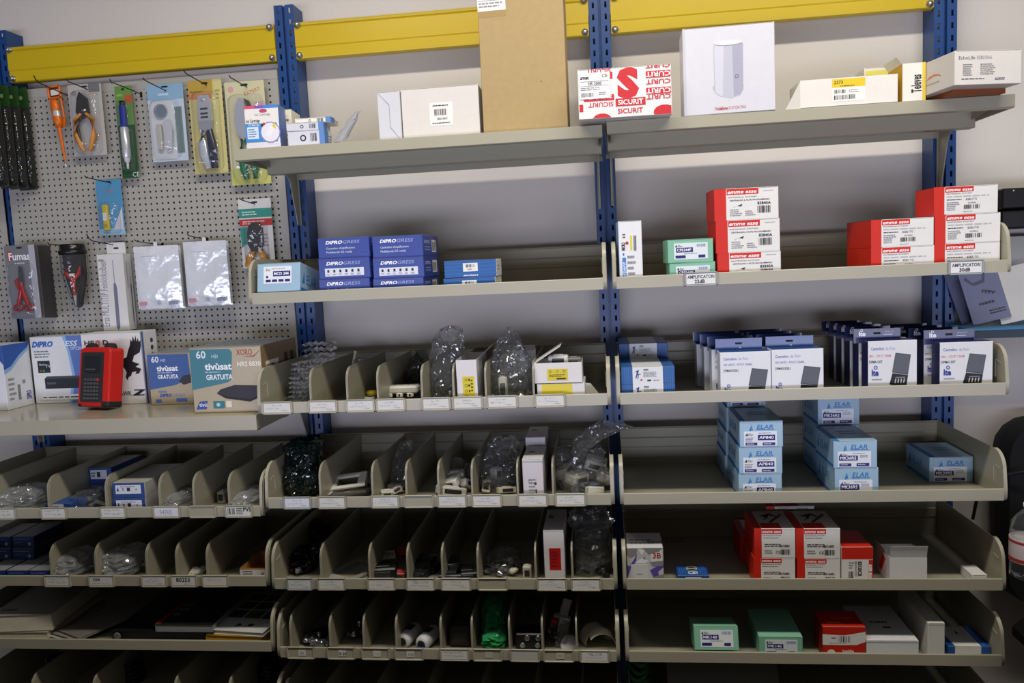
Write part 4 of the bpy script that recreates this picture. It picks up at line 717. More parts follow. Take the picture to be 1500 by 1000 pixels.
# dark clear packs at the left edge
for i in range(4):
    root,w,h=pack('tool_pack',['nearest dark clear tool pack with green header at the left picture edge','second dark clear tool pack with green header at the left edge','third dark clear tool pack with green header at the left edge','rearmost dark clear tool pack with green header, nearest the panel'][i],'tool pack',(-22+14*i,6+14*i,124+1.5*i,274+1.5*i),-.112+.030*i,'dark clear tool packs',rz=-.05)
    card(root,w,h*.2,'#274a1e',[('D',.6,.5,.1,'#8fa878'),('L',.1,.15,.6,.3,1,'#6f9a58')]).location=(0,0,0)
    mb=MB(); mb.prism([(-w*.5,-h*.2),(w*.5,-h*.2),(w*.5,-h),(-w*.5,-h)],'y',.001,.0016,M('#3a3a36',.35,0,.2,20)); obj('backing_sheet',mb,root)
    mb=MB(); limb(mb,[(-w*.2,-.008,-h*.3),(-w*.05,-.012,-h*.5),(w*.05,-.012,-h*.7),(w*.12,-.010,-h*.93)],[.008,.012,.016,.009],M('#131313',.5)); limb(mb,[(w*.2,-.006,-h*.28),(-w*.1,-.01,-h*.55),(-w*.25,-.01,-h*.92)],[.006,.01,.009],M('#191919',.5)); obj('tool',mb,root)
    blister(root,w,h,-w*.48,w*.48,-h*.985,-h*.2,.02,DKF)
# orange voltage tester
root,w,h=pack('voltage_tester','orange voltage tester screwdriver in its orange holder','tester',(73,98,126,252),-.04); root.rotation_euler=(0,math.radians(-5),0); root.scale=(1.45,1.3,1.06)
OR=M('#d9690f',.35,0,.05,30)
mb=MB()
for a,b,c,d in ((-.016,.016,-.006,0),(-.016,.016,-.040,-.034),(-.016,-.012,-.04,0),(.012,.016,-.04,0),(-.015,-.0115,-.10,-.04),(.0115,.015,-.10,-.04)): mb.box(a,b,-.006,0,c,d,OR,.001)
mb.prism([(-.015,-.10),(.015,-.10),(.009,-.128),(-.009,-.128)],'y',-.002,0,OR); mb.box(-.013,.013,-.002,0,-.034,-.006,M('#5a2a12',.6)); mb.box(-.009,.010,-.003,-.002,-.028,-.012,M('#d8d4cc',.5)); obj('holder',mb,root)
mb=MB(); mb.lathe([(.0001,-.13),(.007,-.128),(.0095,-.112),(.009,-.10),(.0085,-.095)],OR,(0,-.009,0),10); mb.lathe([(.0085,-.078),(.0095,-.072),(.009,-.05),(.006,-.044),(.0001,-.043)],OR,(0,-.009,0),10); mb.lathe([(.0045,-.128),(.0035,-.18),(.0025,-.232)],OR,(0,-.009,0),8); obj('handle',mb,root)
mb=MB(); mb.lathe([(.008,-.096),(.008,-.077)],M('#c9c6bd',.2,.2),(0,-.009,0),10); obj('indicator_window',mb,root); mb=MB(); mb.lathe([(.0022,-.232),(.0022,-.25),(.0012,-.252)],STEEL,(0,-.009,0),8); obj('blade',mb,root)
# secateurs
root,w,h=pack('secateurs_pack','clear pack with orange handled secateurs','tool pack',(103.5,152.5,123,228),-.03)
card(root,w,h,'#b3b0a8',[('R',.62,.88,.95,1,'#6f7072'),('D',.18,.88,.04,'#8a8a86'),('L',.55,.84,.9,.87,1,'#c79a3a')])
mb=MB(); mb.prism([(-.006,-h*.12),(.012,-h*.22),(.014,-h*.42),(-.004,-h*.5),(-.018,-h*.40),(-.012,-h*.2)],'y',-.012,-.008,M('#232325',.35,.3)); mb.lathe([(.0001,-.014),(.006,-.013),(.006,-.008)],STEEL,(.002,0,-h*.38),10,'y'); grow(obj('blade',mb,root),1.5)
for s,c in ((-1,'#c8853a'),(1,'#c8853a')):
    mb=MB(); limb(mb,[(s*.006,-.011,-h*.42),(s*.020,-.012,-h*.52),(s*.021,-.012,-h*.72),(s*.012,-.012,-h*.88),(s*.006,-.011,-h*.95)],[.004,.0055,.006,.005,.003],M(c,.45)); grow(obj('handle',mb,root),1.5)
mb=MB(); limb(mb,[(-.01,-.010,-h*.5),(-.017,-.011,-h*.62),(-.013,-.011,-h*.85)],[.003,.004,.003],M('#2b2a28',.5)); grow(obj('grip_inlay',mb,root),1.5); blister(root,w,h,-w*.40,w*.40,-h*.98,-h*.08,.02)
# solder sucker
root,w,h=pack('solder_sucker_card','dark green card with a blue and silver solder sucker','tool pack',(173.5,198,126,261),-.03)
card(root,w,h,'#1f4a26',[('R',0,.58,1,1,'#5f8a3a'),('D',.78,.86,.05,'#b4532a'),('L',.1,.88,.6,.93,1,'#8fb060'),('T','CE',.62,.015,.05,'#c9d6c6'),('L',.08,.1,.16,.5,9,'#7f9a70')])
mb=MB(); mb.lathe([(.0001,-h*.17),(.006,-h*.17),(.006,-h*.21),(.0045,-h*.22)],M('#16181c',.4),(0,-.008,0),10); mb.lathe([(.0078,-h*.22),(.0078,-h*.43),(.007,-h*.46)],M('#22348f',.3,.2),(0,-.008,0),12); grow(obj('plunger',mb,root),1.45)
mb=MB(); mb.lathe([(.0075,-h*.45),(.0092,-h*.46),(.0092,-h*.76),(.008,-h*.78)],M('#c5c6c9',.3,.4),(0,-.008,0),12); grow(obj('barrel',mb,root),1.45); mb=MB(); mb.lathe([(.007,-h*.78),(.006,-h*.82),(.0028,-h*.84),(.0026,-h*.9)],M('#d9d8d2',.5),(0,-.008,0),8); grow(obj('nozzle',mb,root),1.45); blister(root,w,h,-w*.36,w*.4,-h*.93,-h*.15,.02)
# lens pack with blue header
root,w,h=pack('magnifier_pack','clear pack with pale blue header and a round lens inside','tool pack',(219,272,123,236),-.03)
card(root,w,h,'#b9c6d2',[('R',0,.80,1,1,'#85a9c3'),('L',.3,.84,.75,.9,1,'#c5d6e4'),('R',.02,.03,.7,.78,'#cfd0cf'),('R',.72,.1,.92,.7,'#6a7a78')])
mb=MB(); mb.lathe([(.012,-.004),(.0145,-.006),(.0145,-.002),(.012,-.003)],M('#8d96a4',.3,.5),(-.011,-.004,-h*.35),16,'y'); grow(obj('lens_ring',mb,root),1.5,1,1.5).location=(0,0,h*.175)
mb=MB(); mb.prism([(-.006,-h*.5),(.008,-h*.46),(.016,-h*.6),(.012,-h*.84),(.0,-h*.86),(-.004,-h*.66)],'y',-.012,-.006,M('#d6d7da',.25,.3)); mb.box(-.024,-.012,-.01,-.004,-h*.86,-h*.52,M('#b9b3a8',.3),.002); grow(obj('tool',mb,root),1.4); blister(root,w,h,-w*.44,w*.36,-h*.95,-h*.2,.022)
# crimping tool, yellow card
root,w,h=pack('crimper_pack','yellow card with a chrome and dark crimping tool','tool pack',(280,329.5,117,254),-.032)
card(root,w,h,'#c6b878',[('R',0,.84,.72,1,'#b3933a'),('R',0,.80,.68,.86,'#c07a4a'),('R',.76,.02,1,.98,'#cdc27e'),('L',.05,.86,.5,.9,1,'#8a6a20'),('L',.8,.78,.95,.9,3,'#8a8a50')])
mb=MB(); CH=M('#d3d6dc',.16,.55); mb.prism([(-.010,-h*.17),(.008,-h*.17),(.012,-h*.26),(.012,-h*.44),(-.014,-h*.44),(-.013,-h*.26)],'y',-.012,-.004,CH); mb.lathe([(.0001,-.015),(.004,-.014),(.004,-.010)],M('#dfe0e2',.3,.6),(-.001,0,-h*.22),10,'y')
for q in (.31,.36,.40): mb.box(-.008,.006,-.0135,-.0115,-h*q-.004,-h*q+.002,M('#2b2d33',.5),.001)
mb.prism([(-.014,-h*.44),(.013,-h*.44),(.010,-h*.53),(-.001,-h*.56),(-.012,-h*.52)],'y',-.013,-.004,M('#b5b9c0',.22,.5)); grow(obj('jaw_head',mb,root),1.8,1.2)
for s,c in ((-1,'#c9cdd4'),(1,'#20283a')):
    mb=MB(); limb(mb,[(s*.006-.001,-.009,-h*.54),(s*.009-.001,-.011,-h*.68),(s*.0085+.001,-.011,-h*.82),(s*.006+.004,-.01,-h*.95)],[.006,.0085,.0085,.006],M(c,.22,.3)); grow(obj('handle',mb,root),1.8,1.2)
blister(root,w,h,-w*.38,w*.40,-h*.97,-h*.12,.024)
# cable cutter, pale yellow card
root,w,h=pack('cable_cutter_pack','pale yellow card with a green handled cable cutter behind the ink boxes','tool pack',(334,392,119,270),-.032)
card(root,w,h,'#cfc9a0',[('R',0,0,1,.16,'#c2c068'),('D',.15,.93,.03,'#d09aa0'),('T','EXPERT',.5,.86,.035,'#c0704a',{'w':.42,'r':15}),('R',.7,.55,.98,.8,'#c9a9a0')])
mb=MB(); mb.prism([(-.020,-h*.24),(-.012,-h*.16),(-.002,-h*.18),(.006,-h*.30),(.004,-h*.50),(-.006,-h*.58),(-.02,-h*.50),(-.024,-h*.36)],'y',-.012,-.005,M('#c3c6d2',.2,.35)); mb.prism([(.0,-h*.17),(.012,-h*.2),(.02,-h*.3),(.016,-h*.33),(.006,-h*.24)],'y',-.011,-.006,M('#4a4d38',.35,.4)); grow(obj('jaw_head',mb,root),1.45,1.2)
for s in (-1,1):
    mb=MB(); limb(mb,[(s*.005-.006,-.009,-h*.56),(s*.012-.002,-.011,-h*.7),(s*.013+.002,-.012,-h*.85),(s*.010+.004,-.01,-h*.95)],[.005,.0085,.0095,.006],M('#1d6a48',.35)); grow(obj('handle',mb,root),1.45,1.2)
blister(root,w,h,-w*.42,w*.44,-h*.97,-h*.12,.024)
# small blue card with yellow cutter
root,w,h=pack('stripper_card','small blue card with a yellow and clear cable stripper','tool pack',(143,180.5,263,344),-.028)
card(root,w,h,'#4f8fb6',[('R',0,0,1,.12,'#8fb6cc'),('T','NEW',.35,.76,.05,'#c0565a'),('P',[(.55,.1),(.95,.5),(.95,.1)],'#c9c6cc')])
mb=MB(); mb.box(-.012,-.002,-.012,-.001,-h*.92,-h*.45,M('#c9b51e',.35),.002); grow(obj('cutter_body',mb,root),2,1); mb=MB(); mb.box(-.0105,-.0035,-.0135,-.0119,-h*.74,-h*.6,M('#d8d5cb',.4)); mb.box(-.010,-.004,-.0135,-.0119,-h*.86,-h*.8,M('#a8951a',.4)); grow(obj('blade_plate',mb,root),2,1)
blister(root,w,h,-w*.4,w*.36,-h*.97,-h*.4,.018)
# teal/red card crimper with yellow handles
root,w,h=pack('crimper_pack','white card with teal and red bands and a black crimper','tool pack',(352,400,291,392),-.03)
card(root,w,h,'#d3d1cc',[('R',0,.73,1,.86,'#2f8a7a'),('R',0,.61,1,.71,'#b52a2a'),('P',[(0,.6),(.3,.6),(.2,.35),(.02,.3)],'#2f8a7a'),('L',.1,.76,.75,.83,2,'#cfe0da'),('L',.1,.63,.85,.69,2,'#e8c9c6'),('L',.66,.3,.9,.5,4,'#b58a8a')],hz=.05)
mb=MB(); mb.prism([(-.011,-h*.40),(-.004,-h*.35),(.008,-h*.35),(.014,-h*.42),(.014,-h*.66),(.006,-h*.76),(-.008,-h*.76),(-.014,-h*.66),(-.014,-h*.5)],'y',-.018,-.003,M('#161616',.35)); mb.box(-.011,.005,-.0195,-.0175,-h*.68,-h*.42,M('#222222',.3),.002); grow(obj('jaw_head',mb,root),1.7,1.1)
for s in (-1,1):
    mb=MB(); limb(mb,[(s*.006,-.010,-h*.75),(s*.014,-.011,-h*.85),(s*.018,-.011,-h*.98)],[.006,.008,.008],M('#c98a1e',.4)); grow(obj('handle',mb,root),1.7,1.1)
blister(root,w,h,-w*.34,w*.34,-h*.97,-h*.33,.026)
# red scissors packs (a stack on one hook)
for i in range(5):
    root,w,h=pack('scissors_pack',['front silver pack with red handled scissors','second silver scissors pack behind the front one','third silver scissors pack behind the front one','fourth silver scissors pack behind the front one','rearmost silver scissors pack, next to the panel'][i],'tool pack',(11+4.6*i,55.5+4.6*i,359,466),-.118+.024*i,'silver scissors packs')
    card(root,w,h,'#8f9096',[('R',.1,.80,.24,.92,'#b0302c'),('T','Fumasi',.13,.80,.10,'#ededf0',{'b':.02,'w':.75}),('L',.3,.74,.8,.77,1,'#c5c6cc'),('R',.8,0,1,1,'#a9aab0')] if i==0 else (),mat=M('#97989e',.28,.55,.1,12))
    mb=MB(); mb.box(-w/2,w/2,.0012,.016,-h,-.004,M('#3a3838',.4)) if i>0 else mb.box(-w/2,w/2,.0012,.006,-h,-.004,M('#54525a',.4)); obj('tray',mb,root)
    if i==0:
        mb=MB(); mb.prism([(-.002,-h*.28),(.004,-h*.30),(.006,-h*.52),(.0,-h*.58),(-.005,-h*.5)],'y',-.008,-.005,M('#55585c',.3,.7)); grow(obj('blade',mb,root),1.4,1.2)
        for s in (-1,1):
            mb=MB(); RS=M('#9a1d1f',.3); limb(mb,[(s*-.002,-.006,-h*.5),(s*.004,-.007,-h*.68),(s*.009,-.007,-h*.75),(s*.012,-.007,-h*.815)],[.004,.0055,.005,.004],RS); cx,cz=s*.014,-h*.85
            limb(mb,[(cx+.0095*math.cos(a),-.007,cz+.010*math.sin(a)) for a in [k*math.pi/6 for k in range(13)]],.0034,RS); grow(obj('finger_ring',mb,root),1.4,1.2)
        mb=MB(); mb.prism([(-.018,-h*.48),(-.008,-h*.44),(-.006,-h*.6),(-.012,-h*.6)],'y',-.006,-.004,M('#9a1d1f',.3)); grow(obj('blade_cap',mb,root),1.4,1.2)
        blister(root,w,h,-w*.46,w*.46,-h*.99,-h*.25,.012)
# black teardrop pack
root,w,h=pack('driver_pack','black teardrop shaped clear pack with a red tool inside','tool pack',(92,128,357,451),-.05)
mb=MB(); BK=M('#141414',.25); mb.lathe([(.0001,0),(w*.42,-.001),(w*.44,-.008),(w*.46,-.022),(w*.5,-.024),(w*.48,-.034),(w*.44,-.036)],BK,(0,-.0,0),16); obj('cap',mb,root)
mb=MB(); limb(mb,[(-w*.2,-.010,-h*.36),(-w*.24,-.011,-h*.46),(-.001,-.012,-h*.55),(w*.02,-.012,-h*.8)],[.006,.007,.006,.003],M('#a8231c',.35)); limb(mb,[(w*.22,-.010,-h*.36),(w*.24,-.011,-h*.46),(.003,-.012,-h*.55),(.0,-.012,-h*.78)],[.006,.007,.006,.003],M('#a8231c',.35)); mb.box(-.006,.008,-.018,-.012,-h*.5,-h*.46,M('#d9d6d0',.4)); mb.prism([(-.004,-h*.8),(.005,-h*.78),(.001,-h*.97)],'y',-.012,-.008,M('#c9c9c9',.3,.4)); grow(obj('red_tool',mb,root),1.2,1.1)
mb=MB(); mb.prism([(-w*.47,-.034),(w*.47,-.034),(w*.44,-h*.5),(w*.16,-h*.97),(0,-h),(-w*.14,-h*.97),(-w*.42,-h*.5)],'y',.002,.006,M('#1d1c1b',.35)); obj('back_shell',mb,root)
mb=MB(); mb.lathe([(w*.46,-.036),(w*.45,-h*.45),(w*.3,-h*.72),(w*.12,-h*.96),(.001,-h)],CLEARC,(0,-.001,0),14); obj('blister',mb,root)
# soldering iron box with hang tab
root,w,h=pack('soldering_iron_box','tall white soldering iron box with sideways print, hanging by its tab','box',(146.5,184.5,372,484),-.06)
mb=MB(); b=card_stock('#d9d8d4'); mb.box(-w/2,w/2,0,.045,-h,0,b,.001); mb.lay=0; fr=frames(w,.045,h); 
mb.X=Matrix.Translation((0,0,-h)); mb.ink(fr['F'],[('T','Ersa MULTITIP Feinlötkolben',.26,.06,.10,'#83838c',{'r':88,'w':2.35}),('P',[(.52,.05),(.58,.0),(.66,.05),(.68,.55),(.64,.62),(.56,.62),(.54,.55)],'#6f7488'),('R',.585,.62,.615,.92,'#8f93a4'),('L',.05,.9,.3,.95,1,GR)]); mb.ink(fr['R'],[('R',.3,.55,.36,.9,'#7f8084'),('R',.62,.1,.75,.6,'#6f7076'),('R',.66,.6,.70,.7,'#55565c')]); mb.X=Matrix.Identity(4); obj('carton_body',mb,root)
mb=MB(); mb.prism([(-w*.22,0),(w*.5,0),(w*.5,.034),(w*.44,.038),(-w*.16,.038),(-w*.22,.034)],'y',.020,.0212,b); mb.ink(((-w*.22,.020,0),(w*.72,0,0),(0,0,.038),(0,-1,0)),[('P',[(.35,.5),(.4,.58),(.6,.58),(.65,.5),(.6,.42),(.4,.42)],'#222222')]); obj('hang_tab',mb,root)
# silver foil pouches
FOIL=M('#eceff5',.2,.15,.08,9,.5,.9,bscale=24)
for base,lab in (((199,264.5,360,451),'left'),((271.5,334.5,353,446),'right')):
    for i in range(4):
        nm=['front','second','third','rearmost'][i]
        root,w,h=pack('foil_pouch','%s shiny silver foil pouch on the %s pouch hook'%(nm,lab),'pouch',(base[0]+1.2*i,base[1]+1.2*i,base[2]+.5*i,base[3]+.5*i),-.075+.016*i,'silver foil pouches on the %s hook'%lab)
        mb=MB(); nx,nz=8,12; vs=[];fs=[]; rr=random.Random(i+hash(lab)%7 if False else i+len(lab))
        for side in (0,1):
            for a in range(nz+1):
                for c in range(nx+1):
                    u,v=c/nx,a/nz; e=min(u,1-u,v,1-v)*6; dpt=.006*min(1,e)*(1+.35*math.sin(9*v+3*u)); vs.append((-w/2+w*u,-dpt if side==0 else dpt*.6+.0002,-h*v))
        n1=(nx+1)*(nz+1)
        for side in (0,1):
            for a in range(nz):
                for c in range(nx):
                    q=side*n1+a*(nx+1)+c; f=(q,q+1,q+nx+2,q+nx+1); fs.append(f[::-1] if side==0 else f)
        mb.add(vs,fs,FOIL,True); 
        if i==0: mb.lay=18; mb.ink(((-w/2,-.0085,-h),(w,0,0),(0,0,h),(0,-1,0)),[('R',.06,.05,.22,.11,'#c58a94'),('O',.5,.09,.03,'#8aa0c4',.6),('R',.72,.05,.92,.11,'#8a94a8'),('L',.2,.84,.7,.88,1,'#e6e8ee')])
        obj('pouch_body',mb,root)
        if i==0:
            mb=MB(); mb.prism([(-.006,0),(.006,0),(.006,.012),(-.006,.012)],'y',.0,.0006,M('#e2e2e0',.5)); obj('hang_tab',mb,root)

# ================================================================ bags and loose parts in the bins
def xy(u,v,Y): return at(u,v,Y=Y)
FILM={'clear':film('bag_clear','#f7f9fa',.74,.09,.035,1,.11),'wrap':film('bag_wrap','#f7f9fa',.72,.12,.16,1,.14),'green':film('bag_dark_green','#1f4a48',.74,.09,.09,1,.08),'emerald':film('bag_emerald','#3fb86c',.75,.12,.5,1,.10),'grey':film('bag_grey','#b4b4b2',.74,.1,.05,1,.1),'black':film('bag_black','#2a2c30',.7,.1,.08,1,.08)}
def bag(label,px,row,Y,d,kind='clear',seed=1,top='gather',lean=(0,0),group=None,name='plastic_bag',zb=None,sq=.8):
    xl,xr,yt,yb=px; xm=(xl+xr)/2; ym=(yt+yb)/2; z0=(zs(row) if zb is None else zb)+.001
    X0,X1=at(xl,ym,Y=Y).x,at(xr,ym,Y=Y).x; zt=at(xm,yt,Y=Y).z; w,h=X1-X0,zt-z0; rr=random.Random(seed)
    prof={'gather':[(0,.7),(.05,.88),(.2,1),(.42,.97),(.58,.84),(.7,.74),(.82,.80),(.93,.66),(1,.30)],
          'point':[(0,.7),(.04,.9),(.15,.99),(.32,1),(.48,.93),(.62,.78),(.76,.56),(.9,.28),(1,.05)],
          'pillow':[(0,.6),(.05,.85),(.2,.98),(.5,1),(.75,.93),(.9,.75),(.97,.5),(1,.3)],
          'open':[(0,.65),(.05,.88),(.2,1),(.45,.97),(.62,.88),(.76,.84),(.88,.9),(.96,.85),(1,.7)]}[top]
    wz=next(((p,q) for p,q in BINS.get(round(z0-.001-e3 if zb is None else zs(row)-e3,4),[]) if p<=(X0+X1)/2<=q),None)
    N=20; ph=[(rr.choice((2,3,5,7,9)),rr.uniform(0,6.28),rr.uniform(.02,.075),rr.uniform(-6,6)) for _ in range(7)]
    rings=[]; steps=15
    def pr(t):
        for (a,b),(c,e) in zip(prof,prof[1:]):
            if t<=c: return b+(e-b)*(t-a)/(c-a)
        return prof[-1][1]
    for i in range(steps+1):
        t=i/steps; r=pr(t); ring=[]
        for k in range(N):
            a=2*math.pi*k/N; f=1+sum(A*math.cos(m*a+p+q*t) for m,p,A,q in ph)*(.4+.9*t)+rr.uniform(-.13,.13)*(.7+.6*t)
            ca,sa=math.cos(a),math.sin(a); e=sq; cx=math.copysign(abs(ca)**e,ca); sy=math.copysign(abs(sa)**e,sa)
            x=max(-w*.5,min(w*.5,cx*w*.49*r*f))+lean[0]*t*t; y=sy*d*.49*r*f+lean[1]*t*t
            if wz and z0+h*t<zs(row)+.128: x=max(wz[0]-(X0+X1)/2,min(wz[1]-(X0+X1)/2,x))
            y=min(y,-.012-Y); y=max(y,-.404-Y) if z0+h*t<zs(row)+.035 else y
            ring.append(Vector((x,y,max(.0003,h*t+rr.uniform(-.5,.5)*h*.06*(0<i<steps)))))
        rings.append(ring)
    mb=MB(); mb.loft(rings,FILM[kind],False,rr.random()<2 and False); return obj(name,mb,None,label,'bag',group,loc=((X0+X1)/2,Y,z0))
def thing(name,label,cat,p,build,group=None,rot=(0,0,0),sc_=1.22):
    mb=MB(); build(mb); o=obj(name,mb,None,label,cat,group,loc=p,rot=rot); o.scale=(sc_,)*3; return o
def P(u,v,row,dz=0):   # point on a shelf floor seen at a pixel
    p=at(u,v,Z=zs(row)); return Vector((p.x,max(-.395,min(-.02,p.y)),zs(row)+dz+.0005))
WHT=M('#d9d6cc',.45,0,.04,50); CRM=M('#cfc8b2',.5,0,.05,40); BLK=M('#17181a',.4,0,.1,50); DKG=M('#2f3032',.45); MET=M('#b8bac0',.22,.9); GRY=M('#7b7a76',.5)
def block(w,d,h,m,det=None):
    def b(mb):
        mb.box(-w/2,w/2,-d/2,d/2,0,h,m,min(w,d,h)*.12)
        mb.box(-w*.3,w*.3,-d/2-.0012,-d/2+.001,h*.25,h*.75,det or DKG,.0006); mb.box(-w*.25,w*.25,-d*.25,d*.25,h-.0005,h+.0022,m,.0008)
    return b
def fconn(s,m=MET):
    def b(mb): mb.lathe([(.0001,-s),(s*.35,-s),(s*.35,-s*.5),(s*.55,-s*.5),(s*.55,s*.1),(s*.42,s*.1),(s*.42,s*.7),(s*.15,s*.75),(s*.1,s*1.1),(.0001,s*1.1)],m,(0,0,s*.55),8,'x')
    return b
def frame(w,h,t,m,inner=.6):
    def b(mb):
        a,c=w/2,h/2; e,f=a*inner,c*inner
        for x0,x1,y0,y1 in ((-a,a,-c,-f),(-a,a,f,c),(-a,-e,-f,f),(e,a,-f,f)): mb.box(x0,x1,y0,y1,0,t,m,.001)
        for x0,x1,y0,y1 in ((-e,e,-f,-f*.9),(-e,e,f*.9,f),(-e,-e*.9,-f*.9,f*.9),(e*.9,e,-f*.9,f*.9)): mb.box(x0,x1,y0,y1,0,t*.6,m)
    return b
def scatter(n,area,row,mk,name,label,cat,group,seed,z=(0,.02)):
    """n loose pieces on a shelf floor: area = (u0,u1,v0,v1) pixels"""
    rr=random.Random(seed)
    for i in range(n):
        p=P(rr.uniform(area[0],area[1]),rr.uniform(area[2],area[3]),row,rr.uniform(*z))
        thing(name,label,cat,p,mk(rr),group,(rr.uniform(-.5,.5),rr.uniform(-.5,.5),rr.uniform(-3,3)),1.45)
# ---------- row 3 middle bay
def coilpack(label,px,Y,row,seed):
    # stack of twisted silver clear packs
    rr=random.Random(seed); xl,xr,yt,yb=px
    A=at(xl,(yt+yb)/2,Y=Y); B=at(xr,(yt+yb)/2,Y=Y); zt=at((xl+xr)/2,yt,Y=Y).z; z0=zs(row); n=9; root=empty('blister_strip',label,'pack',((A.x+B.x)/2,Y,z0))
    for i in range(n):
        mb=MB(); w=(B.x-A.x); hz=(zt-z0)/n; z=hz*i+.001; pts=[]
        for k in range(11): pts.append(Vector((-w/2+w*k/10+rr.uniform(-.002,.002)+(.02*i/n-.01),rr.uniform(-.01,.01)-.02,z+hz*(.5+.45*(k%2))+rr.uniform(-.001,.001))))
        mb.loft([[p,p+Vector((.002,.06,.004))] for p in pts],film('film_glint','#eef1f5',.7,.12,.12,.6,.25),False,False,False); obj('blister_cell',mb,root)
    return root
coilpack('silver clear blister strips piled in the first bin, left end of the top bin shelf',(425,452,532,586),-.28,3,3)
coilpack('clear blister strips lying on top at the back of the first bin',(440,484,503,533),-.12,3,5)
thing('cable_coil','small loose coil of thin cable on the floor of the first bin','cable',P(408,588,3),lambda mb:[mb.tube([(.03*math.cos(a)*(1+.1*k),.02*math.sin(a),.003+.003*k+.001*math.sin(a*3)) for a in [i*math.pi/8 for i in range(17)]],.0014,M('#8c8a70',.5),5) for k in range(4)])
thing('spudger','thin pale strip leaning in the second bin from the left','strip',P(508,577,3),lambda mb:mb.prism([(0,0),(.004,0),(.034,.11),(.028,.112)],'y',-.001,.001,CRM))
bag('rumpled clear bag at the back of the third bin, top bin shelf',(516,543,524,545),3,-.12,.06,'clear',21,'pillow',zb=zs(3)+.06)
thing('yellow_plug','small yellow plug on white parts in the third bin','plug',P(545,585,3,.012),lambda mb:mb.lathe([(.0001,0),(.012,.001),(.014,.008),(.009,.013),(.0001,.014)],M('#b9a31a',.4),(0,0,0),12))
thing('wall_plate','white flat wall plate under the yellow plug','plate',P(531,588,3),frame(.05,.05,.008,WHT,.5))
def comb(mb):
    mb.box(-.042,.042,-.02,.02,.012,.03,WHT,.004)
    for i in range(3): mb.box(-.036+.026*i,-.020+.026*i,-.022,-.012,.004,.014,WHT,.002); mb.box(-.03+.026*i,-.026+.026*i,-.0225,-.0215,.006,.012,DKG)
    for i in range(5): mb.lathe([(.0001,.030),(.002,.030),(.002,.0312),(.0001,.0312)],GRY,(-.032+.016*i,0,0),8)
thing('terminal_block','white terminal block lying on a dark piece in the fourth bin','connector',P(590,586,3,.008),comb)
thing('terminal_block','dark terminal piece under the white terminal block','connector',P(600,584,3),block(.07,.03,.011,BLK))
bag('grey translucent bag slumped at the back of the fourth bin',(594,622,514,556),3,-.1,.1,'grey',5,'point',(.01,0),zb=zs(3)+.02)
bag('tall clear bag gathered at its top in the fifth bin',(626,677,478,581),3,-.27,.10,'clear',11,'gather',(.022,.02))
scatter(6,(632,664,580,588),3,lambda r:fconn(r.uniform(.008,.011),r.choice((MET,BLK))),'cable_connector','small connector at the bottom of the tall gathered bag','connector','connectors in the tall gathered bag',3,(0,.008))
z=zs(3); YS='#d8c41b'
o,a=openbox('white box on end with a yellow icon sticker in the sixth bin',(668,698,527),z,-.385,.19,[('right',.05,math.radians(48),.02,0)],0,'#dcd8d8',sticker=[('F',.28,.16,.86,.64,YS,[('O',.3,.85,.06,INK,.7),('O',.3,.6,.07,INK,.7),('O',.3,.35,.06,INK,.7),('O',.3,.12,.06,INK,.7),('R',.5,.8,.62,.9,INK),('D',.55,.6,.05,INK),('R',.5,.3,.62,.4,INK),('L',.7,.3,.9,.9,4,INK)])])
bag('tall clear bag with a pointed top in the seventh bin',(714,781,478,582),3,-.27,.12,'clear',12,'point',(0,.0))
scatter(7,(722,772,578,588),3,lambda r:fconn(r.uniform(.009,.012),r.choice((MET,BLK,CRM))),'cable_connector','small connector at the bottom of the pointed clear bag','connector','connectors in the pointed clear bag',4,(0,.008))
thing('beige_plug','beige plug standing inside the pointed clear bag','plug',P(738,586,3),block(.02,.02,.055,CRM)); bag('small clear inner bag leaning inside the pointed bag',(725,760,520,560),3,-.26,.05,'clear',17,'pillow',zb=z+.03)
carton('white_box','white box at the back of the seventh bin, dark print on its top',(752,786,512),z,-.17,.13,.1,'#cdcac4',None,{'T':[('R',.4,.4,.6,.6,INK)]})
stk=lambda v0,v1,u0,u1:[('F',u0,v0,u1,v1,YS,[('O',.15,.78,.11,INK,.7),('O',.5,.78,.09,INK,.7),('O',.83,.78,.11,INK,.7),('L',.1,.3,.9,.55,2,INK),('R',.45,.08,.9,.22,INK)])]
o,a=carton('white_box','lower white box with a plain yellow sticker in the last bin',(787,857,561),z,-.385,.12,0,'#dad7d3',None,None,sticker=[('F',.10,.1,.74,.97,YS,[('L',.08,.02,.4,.12,1,'#6a6420')])])
o,b=openbox('upper white open box with raised lid and a yellow icon sticker',(782.5,852.5,531),a,-.385,.11,[('left',.085,math.radians(-58),.002,0)],0,'#dcd9d5',sticker=stk(.14,.70,.27,.70))
q=MB(); thing('wall_socket','white plastic socket in the upper open box','connector',(at(818,530,Y=-.34).x,-.34,b-.012),block(.045,.03,.022,WHT)); thing('wall_socket','grey plastic socket beside the white one in the open box','connector',(at(840,530,Y=-.33).x,-.33,b-.018),block(.035,.03,.02,GRY))
thing('white_flap_card','loose white card leaning beside the lower white box, last bin','card',P(866,583,3),lambda mb:mb.prism([(-.018,0),(.026,0),(.0,.034),(-.012,.036)],'y',-.001,.001,WHT))
